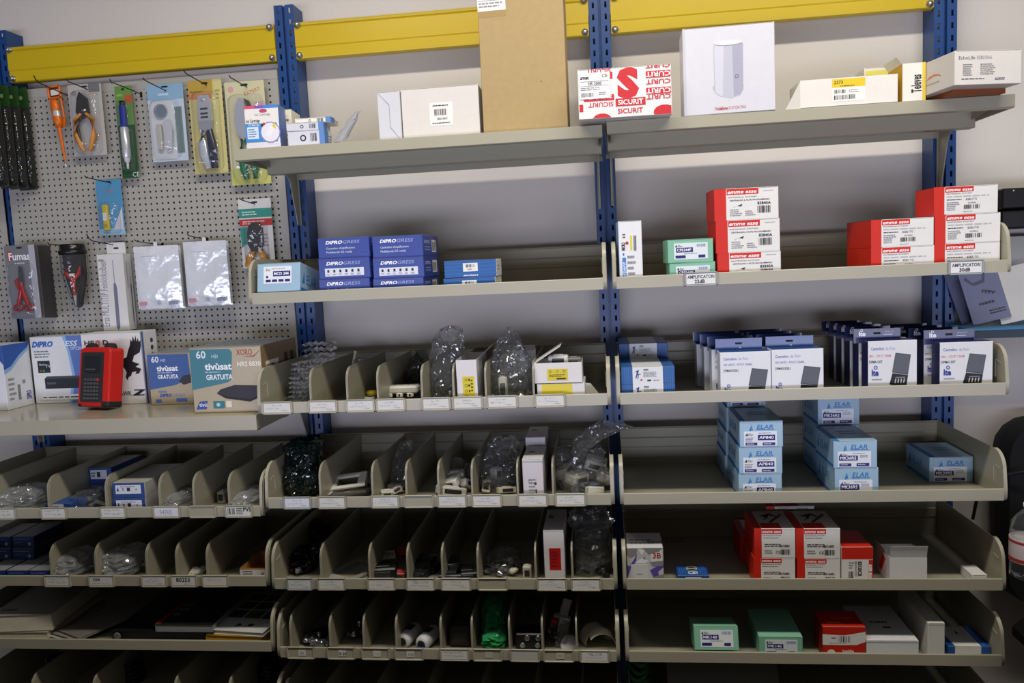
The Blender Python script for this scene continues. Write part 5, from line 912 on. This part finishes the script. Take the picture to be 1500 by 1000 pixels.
# ---------- row 4 middle bay
bag('dark green translucent bag with glossy creases at the left shelf end',(419,472,645,728),4,-.27,.14,'green',31,'open',(.0,.03))
bag('second dark green translucent layer inside the dark green bag',(421,468,660,728),4,-.265,.10,'green',32,'pillow')
for i,(u,v,dz,a,lab) in enumerate(((511,722,.034,.5,'white switch frame on top of the pile, tilted, second bin'),(512,719,.022,.35,'white switch frame under the tilted top one, second bin'),(508,724,.012,.2,'pale switch frame at the bottom of the pile, second bin'))):
    thing('switch_frame',lab,'frame',P(u,v,4,dz),frame(.105,.075,.006,CRM if i else WHT,.62),'switch frames in the second bin',(math.radians(16)-.1*i,math.radians(-5+3*i),.15+.1*i),1.05)
bag('crumpled clear wrap under the switch frames',(484,543,714,728),4,-.30,.16,'grey',36,'pillow')
bag('clear bag standing in the third bin, row below the yellow stickers',(572,601,650,728),4,-.22,.10,'clear',37,'gather',(.01,.06))
scatter(5,(566,588,712,726),4,lambda r:block(.022,.016,.012,r.choice((CRM,WHT))),'keystone_jack','small beige jack in the third bin','connector','beige jacks in the third bin',6,(0,.006))
thing('keystone_jack','white jack lying on the third bin label','connector',P(566,727,4,.002),block(.03,.018,.014,WHT),None,(.2,.1,.5))
for i,(u,v,dz,w) in enumerate(((662,722,.022,.05),(668,716,.03,.045),(660,727,.004,.07),(685,720,.008,.05))):
    thing('wall_socket',['white socket insert lying flat in the fifth bin','white socket insert leaning at the back of the fifth bin','white socket insert nearest the lip of the fifth bin','white socket insert at the right side of the fifth bin'][i],'connector',P(u,v,4,dz),block(w,.03,.02,WHT),'white socket inserts',(.3-.2*i,.25*(i-1),.4*i-.3))
thing('wall_socket','black socket insert under the white ones in the fifth bin','connector',P(658,723,4),block(.06,.04,.018,BLK),None,(0,0,.2))
bag('limp clear bag over the parts of the fifth bin',(650,690,668,706),4,-.2,.09,'clear',41,'point',(-.02,0),zb=zs(4)+.03)
bag('clear bag of white and dark plugs in the sixth bin',(700,757,644,722),4,-.25,.13,'clear',42,'gather',(.02,.05))
for i,(u,v,dz,m_,w) in enumerate(((712,722,.0,CRM,.02),(742,723,.002,CRM,.045),(727,712,.02,WHT,.025),(720,718,.012,BLK,.05),(738,716,.01,BLK,.05),(716,704,.03,WHT,.022))):
    thing('plug',['beige plug standing at the left of the sixth bin','flat beige plug near the lip of the sixth bin','white plug in the middle of the sixth bin','dark plug at the left in the sixth bin','dark plug at the right in the sixth bin','small white plug at the back of the sixth bin'][i],'connector',P(u,v,4,dz),block(w,.02,.03 if i in(0,2) else .014,m_),'plugs in the clear bag',(.2*i-.4,.1,.5*i))
z=zs(4); carton('white_box','tall white box with sideways grey icons in the seventh bin',(766,796,672),z,-.385,.15,.0,'#d4cfcf',None,{'F':[('L',.28,.16,.72,.56,5,'#8a888c'),('O',.34,.48,.04,INK,.8),('O',.34,.14,.04,INK,.8),('R',.55,.4,.66,.46,INK),('R',.6,.2,.66,.3,INK),('R',.0,.93,1,.945,'#9a9896')],'T':[('R',.2,.5,.5,.6,'#55535a')]}); carton('white_box','second tall white box standing behind the one with grey icons',(771,800,640),z,-.225,.15,.0,'#c9c4c6',None,{'T':[('R',.2,.6,.45,.7,'#3a383f')]})
bag('large clear bag of white sockets, its neck spilling over the shelf end',(814,892,655,724),4,-.26,.15,'clear',51,'open',(.0,.02))
mb=MB(); p0=at(840,680,Y=-.30); p1=at(926,640,Y=-.36); RR=[]; rr=random.Random(9)
for i in range(9):
    t=i/8; c=Vector((p0.x+(p1.x-p0.x)*t,-.27-.10*t,p0.z+.025+(p1.z-p0.z+.005)*t+.03*math.sin(math.pi*t))); wd=.058*(1-t)**.7+.004; RR.append([c+Vector((rr.uniform(-.004,.004),wd*.8*math.cos(a),wd*math.sin(a)*.62+rr.uniform(-.004,.004))) for a in [k*math.pi/6 for k in range(12)]])
mb.loft(RR,FILM['clear'],False,False); obj('bag_neck',mb,None,'twisted clear plastic neck draped over the last bin end','bag')
for i,(u,v,dz,rx,w) in enumerate(((872,712,.055,.3,.05),(868,724,.0,1.3,.04),(845,718,.022,.2,.05),(830,712,.03,-.3,.045),(882,716,.03,.6,.04))):
    thing('wall_socket',['white wall socket highest in the large bag','white wall socket standing at the bottom of the large bag','cream wall socket lying at the middle of the large bag','cream wall socket at the left of the large bag','white wall socket at the right of the large bag'][i],'connector',P(u,v,4,dz),block(w,.035,.026,WHT if i<2 else CRM),'wall sockets in the large bag',(rx,.3-.15*i,.4*i))
scatter(6,(838,872,712,727),4,lambda r:block(.02,.014,.01,r.choice((M('#22405a',.4),BLK,MET))),'cable_connector','small dark blue connector in the large bag','connector','dark connectors in the large bag',8,(0,.02))
# ---------- row 5 middle bay
bag('black glossy bag of connectors in the first bin, row with the red sticker',(430,466,800,848),5,-.26,.13,'black',61,'pillow'); bag('black ridged bag at the back of the same first bin',(450,482,760,800),5,-.10,.09,'black',62,'pillow',zb=zs(5)+.03)
scatter(7,(436,462,825,846),5,lambda r:fconn(.011,r.choice((BLK,MET))),'cable_connector','black connector in the first bin of the red sticker row','connector','black connectors in the first bin',10,(0,.02))
thing('switch_frame','pale grey frame lying flat in the second bin','frame',P(520,836,5),frame(.1,.14,.006,M('#9d9a90',.5),.7),None,(0,0,-.5))
thing('adapter','black adapter with white barcode tag in the third bin','connector',P(562,845,5),block(.07,.05,.03,BLK),None,(0,0,.15)); thing('paper_tag','white barcode tag on the black adapter','tag',P(568,830,5,.036),lambda mb:(mb.box(-.02,.02,-.014,.014,0,.001,WHT),mb.ink(((-.02,-.014,.001),(.04,0,0),(0,.028,0),(0,0,1)),[('B',.1,.3,.9,.85,INK,14),('L',.1,.05,.9,.22,1,INK)])),None,(.4,0,.35))
thing('red_cap','red cap at the front of the third bin','cap',P(584,845,5),block(.028,.03,.016,M('#c0241a',.4)),None,(0,.2,.2)); thing('red_cap','red cap at the back of the third bin','cap',P(590,818,5,.01),block(.028,.03,.016,M('#c0241a',.4)),None,(.3,0,.5))
for i,(u,v,l) in enumerate(((615,842,'black flat adapter at the front of the fourth bin'),(628,834,'black flat adapter behind it in the fourth bin'),(620,836,'black adapter lying on the others in the fourth bin'),(662,846,'black adapter nearest the lip in the fifth bin'),(684,843,'black adapter at the right of the fifth bin'),(664,838,'small black adapter with silver edge in the fifth bin'))):
    thing('adapter',l,'connector',P(u,v,5,.018 if i in (2,5) else 0),block(.055 if i!=5 else .035,.06,.018,M('#1e1f22',.4)),'black adapters',(0,0,.12*i-.3))
thing('metal_clip','thin silver clip on the black adapter, fourth bin','clip',P(632,832,5,.038),lambda mb:mb.box(-.014,.014,-.002,.002,0,.003,MET,.001)); thing('metal_clip','thin silver clip on the adapter, fifth bin','clip',P(659,836,5,.038),lambda mb:mb.box(-.012,.012,-.002,.002,0,.003,MET,.001))
bag('clear bag of metal couplers in the sixth bin',(706,764,800,846),5,-.27,.13,'clear',65,'point',(.01,0))
scatter(9,(714,758,830,847),5,lambda r:fconn(r.uniform(.011,.015),r.choice((MET,MET,BLK,CRM))),'cable_coupler','metal coupler in the sixth bin','connector','metal couplers in the sixth bin',12,(0,.015))
thing('terminal_block','cream two part plug at the right of the sixth bin','connector',P(773,847,5),block(.02,.018,.032,CRM))
z=zs(5); carton('white_box','tall white box with a red square sticker in the seventh bin',(797,827,777),z,-.385,.19,0,'#d6d3d1',None,{'T':[('R',.15,.55,.4,.7,'#5a5a5e')]},sticker=[('F',.26,.28,.82,.68,'#b3161a',[('O',.62,.7,.07,'#7a0d10',.7),('L',.12,.12,.85,.9,5,'#7a0d10')])])
bag('clear bag with visible rim and dark parts in the last bin',(829,900,752,848),5,-.27,.14,'clear',71,'open',(.01,.02)); bag('smaller clear bag inside the last bin bag',(838,890,775,845),5,-.26,.10,'clear',72,'pillow')
scatter(10,(838,890,828,848),5,lambda r:fconn(r.uniform(.009,.013),r.choice((BLK,DKG,MET))),'cable_connector','dark connector in the last bin bag','connector','dark connectors in the last bin bag',14,(0,.02))
# ---------- row 6 middle bay
scatter(12,(444,478,934,950),6,lambda r:fconn(r.uniform(.010,.014),MET),'cable_connector','bright metal connector in the first bin of the lowest row','connector','metal connectors in the lowest row',16,(0,.012)); bag('flat clear bag on the metal connectors',(450,480,930,948),6,-.29,.12,'grey',73,'pillow')
scatter(4,(512,530,920,944),6,lambda r:fconn(r.uniform(.014,.018),r.choice((BLK,MET))),'cable_coupler','dark metal coupler in the second bin of the lowest row','connector','dark couplers in the lowest row',18,(0,.02))
bag('black bag with faint glints filling the third bin, lowest row',(532,576,892,950),6,-.24,.2,'black',75,'pillow')
def roll(mb): mb.lathe([(.0001,-.042),(.018,-.041),(.021,-.036),(.021,.036),(.018,.041),(.0001,.042)],M('#cfcfcf',.4,0,.05,60,.2),(0,0,.021),14,'y'); mb.lathe([(.006,-.0425),(.012,-.0432),(.012,-.0425)],DKG,(0,0,.021),12,'y'); mb.box(-.01,.01,-.01,.02,.0415,.0425,DKG)
thing('wrapped_roll','white wrapped roll with dark print, left of two in the fourth bin','roll',P(601,940,6),roll,None,(0,0,-.25),1.05); thing('wrapped_roll','white wrapped roll with a blue end, right of two in the fourth bin','roll',P(628,944,6),lambda mb:(roll(mb),mb.box(-.014,.012,-.046,-.040,.004,.014,M('#26468c',.4),.002)),None,(0,0,-.25),1.05)
thing('adapter','dark brown adapter in the shade of the fifth bin','connector',P(678,938,6),block(.055,.07,.05,M('#2c201c',.5)))
bag('emerald green bag in the sixth bin, lowest row',(706,745,874,948),6,-.26,.15,'emerald',81,'pillow',(.0,.03)); bag('second emerald green bag at the front of the sixth bin',(708,743,920,950),6,-.33,.1,'emerald',83,'pillow')
thing('white_strip','small white strip on the green bag','strip',P(733,930,6,.075),lambda mb:mb.box(-.004,.004,-.012,.012,0,.002,M('#e8e8e4',.4)),None,(.6,0,-.6))
thing('socket_module','black socket module with round ports in the seventh bin','connector',P(778,946,6),lambda mb:(mb.box(-.034,.034,-.02,.03,0,.04,BLK,.003),[mb.lathe([(.003,-.021),(.0065,-.0225),(.0065,-.02)],MET,(x,0,zz),10,'y') for x,zz in ((-.018,.012),(.018,.012),(-.006,.03),(.02,.03))]))
thing('usb_plug','white plug with a blue band hanging in the eighth bin','connector',P(822,928,6,.035),lambda mb:(mb.box(-.022,.022,-.008,.008,0,.02,M('#bfc2c8',.35),.003),mb.box(-.018,.018,-.0088,-.0078,.004,.014,M('#1f3f96',.4),.001),mb.box(-.01,.012,-.004,.004,.02,.07,M('#c9c9c6',.3),.003)),None,(.2,.3,0))
thing('white_disc','white oval disc at the bottom of the eighth bin','disc',P(834,946,6,.004),lambda mb:mb.lathe([(.0001,0),(.020,.001),(.023,.004),(.020,.009),(.0001,.010)],M('#d8d8d6',.4),(0,0,0),18),None,(1.0,.4,0))
thing('red_cap','red plug end beside the white plug, lowest row','connector',P(809,938,6,.03),block(.016,.016,.032,M('#b81f18',.4)),None,(0,.3,0)); thing('clear_case','clear plastic case standing in the eighth bin','case',P(820,946,6),lambda mb:mb.box(-.012,.014,-.01,.01,0,.075,FILM['clear'],.002),None,(0,.2,0))
scatter(5,(798,815,930,946),6,lambda r:fconn(.012,r.choice((BLK,MET))),'cable_connector','black and silver connector in the eighth bin','connector','connectors in the eighth bin of the lowest row',20,(0,.03))
def strip(mb):
    pts=[(.035*math.cos(a),.0+.035*math.sin(a)) for a in [math.pi*.15+i*math.pi*.75/10 for i in range(11)]]; mb.prism(pts+[(x*.96,y*.96) for x,y in pts[::-1]],'y',-.018,.018,CRM)
thing('paper_strip','curled beige paper strip in the last bin, lowest row','paper',P(880,946,6,.004),strip,None,(0,.4,.2)); thing('paper_strip','second curled paper strip behind the first, lowest row','paper',P(872,938,6,.004),strip,None,(0,-.3,.5))
# ---------- left bay bins
bag('clear bag with silver foil bits in the first bin, left bay',(8,66,710,744),-4,-.315,.16,'wrap',91,'pillow'); scatter(8,(20,62,728,744),-4,lambda r:fconn(.012,MET),'cable_connector','silver connector in the first left bay bin','connector','silver connectors in the first left bay bin',22,(0,.02))
z=zs(-4); BBX='#1f4a92'
tagst=lambda: [('F',.16,.28,.80,.88,'#d9dce4',[('O',.08,.6,.12,INK,.7),('L',.2,.2,.9,.8,3,INK)])]
carton('tuner_box','small dark blue box lying low at the front of the second bin, left bay',(67,105,731),z,-.385,.07,0,BBX,{'T':'#2a4f8f'},None,sticker=[('F',.1,.3,.7,.9,'#d9dce4',[('L',.1,.2,.9,.8,2,INK)])],z1=z+.036)
carton('tuner_box','long white topped box with dark blue end at the back of the second bin',(130,164,685),z+.03,-.22,.17,0,'#1b3f7e',{'T':'#8d8b86'},None,sticker=[('F',.1,.48,.8,.9,'#c9ccd4',[('R',.4,.2,.6,.8,INK),('L',.05,.2,.35,.8,2,INK)])]); carton('tuner_box','dark blue box under the white topped one in the second bin',(132,163,712),z,-.24,.17,0,'#152c58',None,None,z1=z+.03)
def fingers(mb):
    for i in range(4): mb.lathe([(.0001,0),(.0055,.001),(.0055,.024),(.0001,.026)],M('#d6d8d8',.3),(-.018+.012*i,0,0),10)
    mb.box(-.025,.025,-.006,.006,0,.006,WHT,.001)
thing('plug_strip','white four fingered plug strip in the second bin','connector',P(96,727,-4,.028),fingers); thing('white_sheet','pale sheet under the plug strip in the second bin','paper',P(115,732,-4),lambda mb:mb.box(-.05,.05,-.05,.05,0,.026,M('#8f8d80',.6),.002))
bag('silver foil bag at the right of the second bin',(115,150,715,743),-4,-.31,.12,'clear',93,'pillow'); scatter(6,(118,148,728,743),-4,lambda r:block(.022,.012,.006,M('#c3c6cc',.2,.8)),'metal_clip','silver clip in the foil bag of the second bin','clip','silver clips in the second bin',24,(0,.02))
st2=[('F',.10,.28,.88,.86,'#d6d9e2',[('P',[(.04,.3),(.1,.8),(.14,.3)],'#1f3f86'),('O',.3,.5,.14,INK,.6),('R',.45,.3,.58,.7,INK),('D',.82,.5,.08,'#b3262c'),('L',.2,.74,.8,.9,1,GR)])]
o,a=carton('tuner_box','blue ended white box, lower of the pair in the third bin of the left bay',(166,214,729),z,-.385,.22,0,'#1a4282',{'T':'#b9b6ae','R':'#a8a59e'},None,'blue ended white boxes',sticker=st2); carton('tuner_box','blue ended white box, upper of the pair in the third bin of the left bay',(165,212,707),a,-.385,.22,.02,'#1a4282',{'T':'#b9b6ae','R':'#a8a59e'},None,'blue ended white boxes',sticker=st2)
bag('thin clear bag in the fourth bin of the left bay',(243,280,718,742),-4,-.315,.14,'wrap',95,'pillow'); bag('crumpled clear bag in the last bin of the left bay',(334,384,716,742),-4,-.315,.16,'wrap',97,'pillow'); scatter(5,(340,378,732,743),-4,lambda r:block(.02,.014,.006,M('#b8b9b0',.3)),'plastic_clip','pale plastic clip in the last left bay bin','clip','pale plastic clips',26,(0,.012)); thing('plastic_stopper','pale plastic cap beside the divider, fifth bin of the left bay','cap',P(328,735,-4),block(.02,.03,.03,M('#a9a89e',.4)))
# blue boxes stacked at the left of row 5
z=zs(-5); ib={'F':[('L',.1,.72,.9,.82,1,'#8fa0cc'),('D',.78,.34,.14,'#b9c0d0'),('L',.12,.4,.6,.55,1,'#6d7fb4')]}
cnt=0; order=['bottom','second','third','top']
for c,(xl,xr) in enumerate(((-34,-2),(0,32),(33,64))):
    for r_ in range(3):
        yfr=-.385 if r_==0 else (-.30 if r_==1 else -.29); dx=0 if r_==0 else 8
        zz=z+.036*r_; 
        if c==2 and r_>0: continue
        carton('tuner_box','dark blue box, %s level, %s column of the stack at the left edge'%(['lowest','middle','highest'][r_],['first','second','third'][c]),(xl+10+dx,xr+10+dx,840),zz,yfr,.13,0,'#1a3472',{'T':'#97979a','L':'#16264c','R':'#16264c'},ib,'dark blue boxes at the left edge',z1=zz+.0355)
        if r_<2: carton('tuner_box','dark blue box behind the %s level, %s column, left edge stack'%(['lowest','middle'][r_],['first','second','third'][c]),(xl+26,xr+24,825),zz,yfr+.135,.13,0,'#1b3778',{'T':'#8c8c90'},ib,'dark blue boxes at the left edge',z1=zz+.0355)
bag('clear bag of plastic bits in the bin labelled in pencil, left of DS4',(82,130,805,841),-5,-.315,.15,'wrap',99,'pillow'); scatter(8,(90,128,826,842),-5,lambda r:block(.026,.006,.004,M('#a9aaa4',.3)),'plastic_clip','thin pale clip in the bin left of DS4','clip','thin pale clips',28,(0,.02))
bag('clear bag of silver bits in the DS4 bin',(155,208,800,842),-5,-.315,.15,'wrap',101,'pillow'); scatter(9,(165,206,824,843),-5,lambda r:block(.026,.008,.005,M('#b9bbc0',.2,.8)),'metal_clip','silver clip in the DS4 bin','clip','silver clips in the DS4 bin',30,(0,.02))
scatter(6,(272,296,834,844),-5,lambda r:block(.026,.014,.006,r.choice((WHT,CRM))),'plastic_clip','white clip in the bin labelled 80253','clip','white clips in the 80253 bin',32,(0,.012))
o,_=openbox('shallow open cardboard tray with white printed front, end of the left bay',(352,391,832),z,-.385,.14,[],0,'#b07c3c',ink={'F':[('R',0,0,1,.9,'#d9d8d4'),('L',.1,.5,.6,.85,2,INK),('L',.2,.1,.5,.4,2,INK),('R',.8,.2,.9,.7,GR)]},name='cardboard_tray'); thing('booklet','dark booklet leaning behind the cardboard tray','booklet',P(348,826,-5),lambda mb:mb.box(-.03,.03,-.03,.03,0,.008,M('#56564e',.6),.001),None,(.3,.1,.4))
# catalogues, row 6 of the left bay
z=zs(-6)
def book(name,label,u,v,w,d,h,rz,cover,page='#b9b3a2',dz=0,ink=None,group=None,spine=None,rx=0,soft=True):
    p=at(u,v,Y=-.38); root=empty(name,label,'book',(p.x,-.38+dz*.15,z+dz+.0005),rz,group,rot=(rx,0,rz))
    obj('page_block',MB().box(-w/2+.002,w/2-.003,.003,d-.003,.0012,h-.0012,M(page,.8,0,.14,70)),root)
    mb=MB(); c=M(cover,.4,0,.05,20); mb.box(-w/2,w/2,0,d,0,.0012,c); mb.box(-w/2,w/2,0,d,h-.0012,h,c); mb.box(-w/2,-w/2+.0015,0,d,0,h,M(spine,.4) if spine else c)
    if ink: mb.ink(((-w/2,0,h),(w,0,0),(0,d,0),(0,0,1)),ink)
    obj('cover',mb,root); return root
book('catalogue','thick phone book like catalogue with curled grey cover at the left edge, uppermost',28,921,.20,.28,.052,.10,'#8d8a80','#d6cdb6',.034,[('L',.1,.1,.4,.2,1,'#3a3a36')])
book('catalogue','thick catalogue under the curled one at the left edge',26,930,.19,.28,.020,.04,'#9d9684','#cabfa6',.012); book('catalogue','thin catalogue at the bottom of the left pile',24,936,.21,.28,.012,-.03,'#6a655a','#c0b498',0)
for i,(u,dz,rz,cv) in enumerate(((82,0,-.25,'#a39e92'),(86,.007,-.34,'#b5b0a2'),(92,.014,-.40,'#8f8b80'),(100,.021,-.45,'#77746a'))): book('magazine',['grey magazine at the bottom of the fanned pile','pale magazine second in the fanned pile','grey magazine third in the fanned pile','dark magazine on top of the fanned pile'][i],u,934,.12,.28,.0068,rz,cv,'#aaa597',dz,None,'fanned magazines')
def binder(mb):
    c=M('#17181a',.4); mb.box(-.16,.14,0,.3,0,.003,c); mb.box(-.16,.14,0,.3,.031,.034,c); mb.box(-.163,-.158,0,.3,0,.034,c,.002); mb.box(-.15,.13,.01,.29,.004,.03,M('#3f403f',.7)); mb.lathe([(.006,-.0012),(.012,-.002),(.012,-.0002)],M('#6b6d5a',.5),(-.145,0,.017),12,'y')
pb=at(245,934,Z=z); thing('ring_binder','black ring binder lying flat under the dark book','binder',(pb.x,-.365,z+.0005),binder,sc_=1)
book('book','dark covered book with a red spine edge and grey front, on the binder',268,918,.185,.25,.026,.0,'#1a1b1d','#8e8e8c',.035,[('P',[(0,0),(.09,0),(.09,1),(0,1)],'#7a2418'),('L',.12,.2,.3,.6,3,'#8c8c8c')],None,'#6f6f70')
book('catalogue','yellow edged catalogue under the photo magazine at the shelf end',342,938,.18,.26,.022,-.06,'#b58a1e','#b98c24',.006)
book('leaflet','thin grey leaflet lowest under the yellow edged catalogue',342,942,.17,.24,.004,-.02,'#8f8f8a','#a9a9a4',0)
gi=[('R',0,0,1,.28,'#c9c8c2'),('P',[(.4,.1),(.44,.2),(.52,.14)],INK),('D',.66,.16,.035,INK),('R',0,.28,1,1,'#b9b8b4')]+[('R',.08+.31*i,.32+.22*j,.36+.31*i,.51+.22*j,['#2a2c30','#3f3a35','#26201d','#4a4642','#33373a','#5a4a40','#201f22','#3a3f3c','#4c4038'][(i*3+j)%9]) for i in range(3) for j in range(3)]
book('magazine','magazine with a grid of dark photos on its white cover, at the shelf end',342,930,.19,.27,.012,-.10,'#c9c8c2','#c9c6ba',.029,gi)
# lowest rows: dark items
z=zs(-7)
for u,l,rz in ((85,'dark cable reel in the lowest left bay bin, first',.2),(195,'dark cable bundle in the lowest left bay bin, middle',0),(395,'dark adapter with bright dots in the lowest left bay bin, last',.4)):
    p=at(u,985,Y=-.2); thing('cable_bundle',l,'cable',(p.x,-.2,z+.0005),lambda mb:[mb.tube([(.05*math.cos(a)*(1-.06*k),  .06*math.sin(a),.018+.022*k+.006*math.sin(3*a+k)) for a in [i*math.pi/8 for i in range(17)]],.009,BLK,6) for k in range(5)],None,(0,0,rz),.68)
# ---------- right side of the picture
z=.27+e3
o=bin_shelf('lowest cream shelf of the last bay, hidden below the picture edge',1.007,1.993,.27)
thing('grey_board','grey board propped below the lowest shelf of the last bay','board',(at(1030,985,Y=-.3).x+.06,-.30,.275),lambda mb:mb.box(-.16,.16,-.002,.002,0,.20,M('#6b6a66',.7,0,.08,15),.001),None,(-.5,0,.0),1)
thing('green_coil','green tangle of wire left of the grey board','cable',(at(985,990,Y=-.25).x-.10,-.25,.276),lambda mb:[mb.tube([(.035*math.cos(a+k)*(1-.05*k),.04*math.sin(a+k),.01+.022*k+.008*math.sin(2*a+k)) for a in [i*math.pi/8 for i in range(17)]],.007,M('#2f6a4c',.5),6) for k in range(8)],sc_=1)
# wall unit at the right edge: black box, pale panel, catalogues on a blue shelf
Yw=-.02; A=at(1463,277,Y=-.10); B=at(1463,333,Y=-.10)
mb=MB(); mb.box(0,.35,-.12,.06,B.z+.05,A.z,M('#121212',.35,0,.1,30),.004); mb.box(0,.35,-.118,.06,B.z-.005,B.z+.045,M('#0f0f0f',.4),.004)
for i in range(3): mb.lathe([(.0001,-.1225),(.004,-.1215),(.004,-.12)],STEEL,(.03+.036*i,0,A.z-.008),8,'y')
o=obj('black_cabinet',mb,None,'black two part metal cabinet on the wall at the right picture edge','cabinet',loc=(A.x,0,0))
mb=MB(); C=at(1478,340,Y=-.03); mb.box(0,.3,-.03,.0,1.42,C.z-.012,M('#c9c6bd',.5,0,.04,10),.002); obj('pale_panel',mb,None,'pale wall panel under the black cabinet at the right edge','panel',loc=(C.x+.02,.05,0))
bs=at(1403,470,Y=-.05); zb=at(1480,479,Y=-.12).z
mb=MB(); mb.box(0,.36,-.13,.05,zb-.012,zb,M('#3f7fa8',.3,0,.06,14),.003); mb.box(.01,.34,.02,.05,zb-.05,zb-.012,M('#56636c',.5)); obj('blue_wall_shelf',mb,None,'blue narrow wall shelf holding leaning catalogues at the right edge','shelf',loc=(bs.x,.03,0))
for i,(u,rx,cv,l,ink) in enumerate(((1418,.30,'#3d4666','blue grey catalogue standing first on the blue wall shelf',[]),(1428,.26,'#6f7590','grey blue catalogue with dark printed words on the blue wall shelf',[('P',[(.1,.85),(.3,.7),(.6,.72),(.7,.95),(.62,.95),(.55,.78),(.3,.76),(.16,.9)],'#4a5068'),('T','PPPP',.45,.55,.06,'#22242c',{'b':.03,'w':.35,'r':-25}),('L',.3,.3,.8,.4,1,'#33353d'),('L',.5,.12,.95,.22,2,'#22242c')]),(1466,.24,'#cfcdc6','white spined catalogue leaning at the end of the blue wall shelf',[('L',.1,.1,.3,.9,8,'#8a96ac')]))):
    p=at(u,474,Y=-.06); mb=MB(); h=.16; mb.box(0,.10,-.006,.006,0,h,M(cv,.5,0,.05,20),.001); mb.box(.002,.1005,-.0045,.0045,.001,h-.001,M('#d5d2c8',.7,0,.1,90)); mb.ink(((0,-.006,0),(.1,0,0),(0,0,h),(0,-1,0)),ink)
    obj('catalogue',mb,None,l,'book',loc=(p.x,(-.015,-.05,-.062)[i],zb+.001),rot=(-.1,-rx,-.25))
# black chair back
ch=at(1468,612,Y=-.05); root=empty('office_chair','black office chair at the right edge, only its backrest in view','chair',(ch.x+.26,-.05,0))
mb=MB(); loft_front(mb,[(rrect(.50,.56,.10,0,.78),.08),(rrect(.52,.58,.11,0,.77),.03),(rrect(.50,.56,.10,0,.78),-.03)],M('#0e0e0f',.75,0,.2,25),True,True); o=obj('backrest',mb,root); dz=ch.z-1.35; root.location.z=0; o.location.z=dz
obj('seat',MB().box(-.25,.25,-.45,-.03,.40,.48,M('#0e0e0f',.75),.03).lathe([(.03,.06),(.03,.40)],BLK,(0,-.2,0),10),root); obj('back_support',MB().box(-.03,.03,.0,.03,.42,.90,BLK,.004),root)
for k in range(5):
    a=k*2*math.pi/5; obj('leg',MB().tube([(0,-.2,.07),(.25*math.cos(a),-.2+.25*math.sin(a),.03)],[.022,.014],BLK,8).lathe([(.0001,-.015),(.025,-.012),(.025,.012),(.0001,.015)],BLK,(.25*math.cos(a),-.2+.25*math.sin(a),.025),10,'x'),root)
# water bottle on a dark wooden table
tb=at(1492,852,Y=-.58); zt=tb.z
mb=MB(); WD=M('#3a2114',.35,0,.25,6); mb.box(-.0,.7,-.2,.2,zt-.03,zt,WD,.004)
for a in (.04,.66):
    for b in (-.17,.17): mb.box(a-.02,a+.02,b-.02,b+.02,0,zt-.03,WD)
obj('wooden_table',mb,None,'dark brown wooden table at the lower right edge under the water bottle','table',loc=(max(tb.x-.03,2.0),tb.y-.10,0))
bx=at(1508,848,Y=-.56); root=empty('water_bottle','clear plastic water bottle with white cap and red lettered label','bottle',(bx.x,-.56,zt+.0005)); PET=film('film_pet','#eef4f6',.86,.06,.02,.2,.02)
H=at(1497,737,Y=-.56).z-zt; mb=MB(); mb.lathe([(.001,0),(.030,.001),(.042,.008),(.043,.05),(.040,.056),(.043,.062),(.043,.10),(.039,H*.52),(.043,H*.60),(.040,H*.74),(.028,H*.84),(.014,H*.92),(.013,H*.955)],PET,(0,0,0),20); obj('bottle_body',mb,root)
mb=MB(); mb.lathe([(.015,H*.945),(.0155,H*.95),(.0155,H*.995),(.014,H),(.0001,H)],M('#d9d9d6',.4),(0,0,0),16); obj('cap',mb,root)
mb=MB(); mb.lathe([(.0436,.045),(.0440,.05),(.0440,.098),(.0436,.102)],M('#b9aaa6',.45),(0,0,0),20); mb.lathe([(.0443,.047),(.0443,.056)],M('#8f2a2a',.45),(0,0,0),20); mb.lathe([(.0443,.092),(.0443,.098)],M('#8f2a2a',.45),(0,0,0),20); mb.ink(((-.026,-.0445,.06),(.052,0,0),(0,0,.03),(0,-1,0)),[('T','ro',.0,.2,.6,'#b3242a',{'b':.05,'s':.3})]); obj('bottle_label',mb,root)
mb=MB(); mb.tube([at(1425,760,Y=-.05),at(1432,725,Y=-.06),at(1452,706,Y=-.08),at(1475,695,Y=-.10),at(1502,690,Y=-.12)],.005,BLK,8); obj('black_cable',mb,None,'black cable arching against the wall beside the chair','cable')
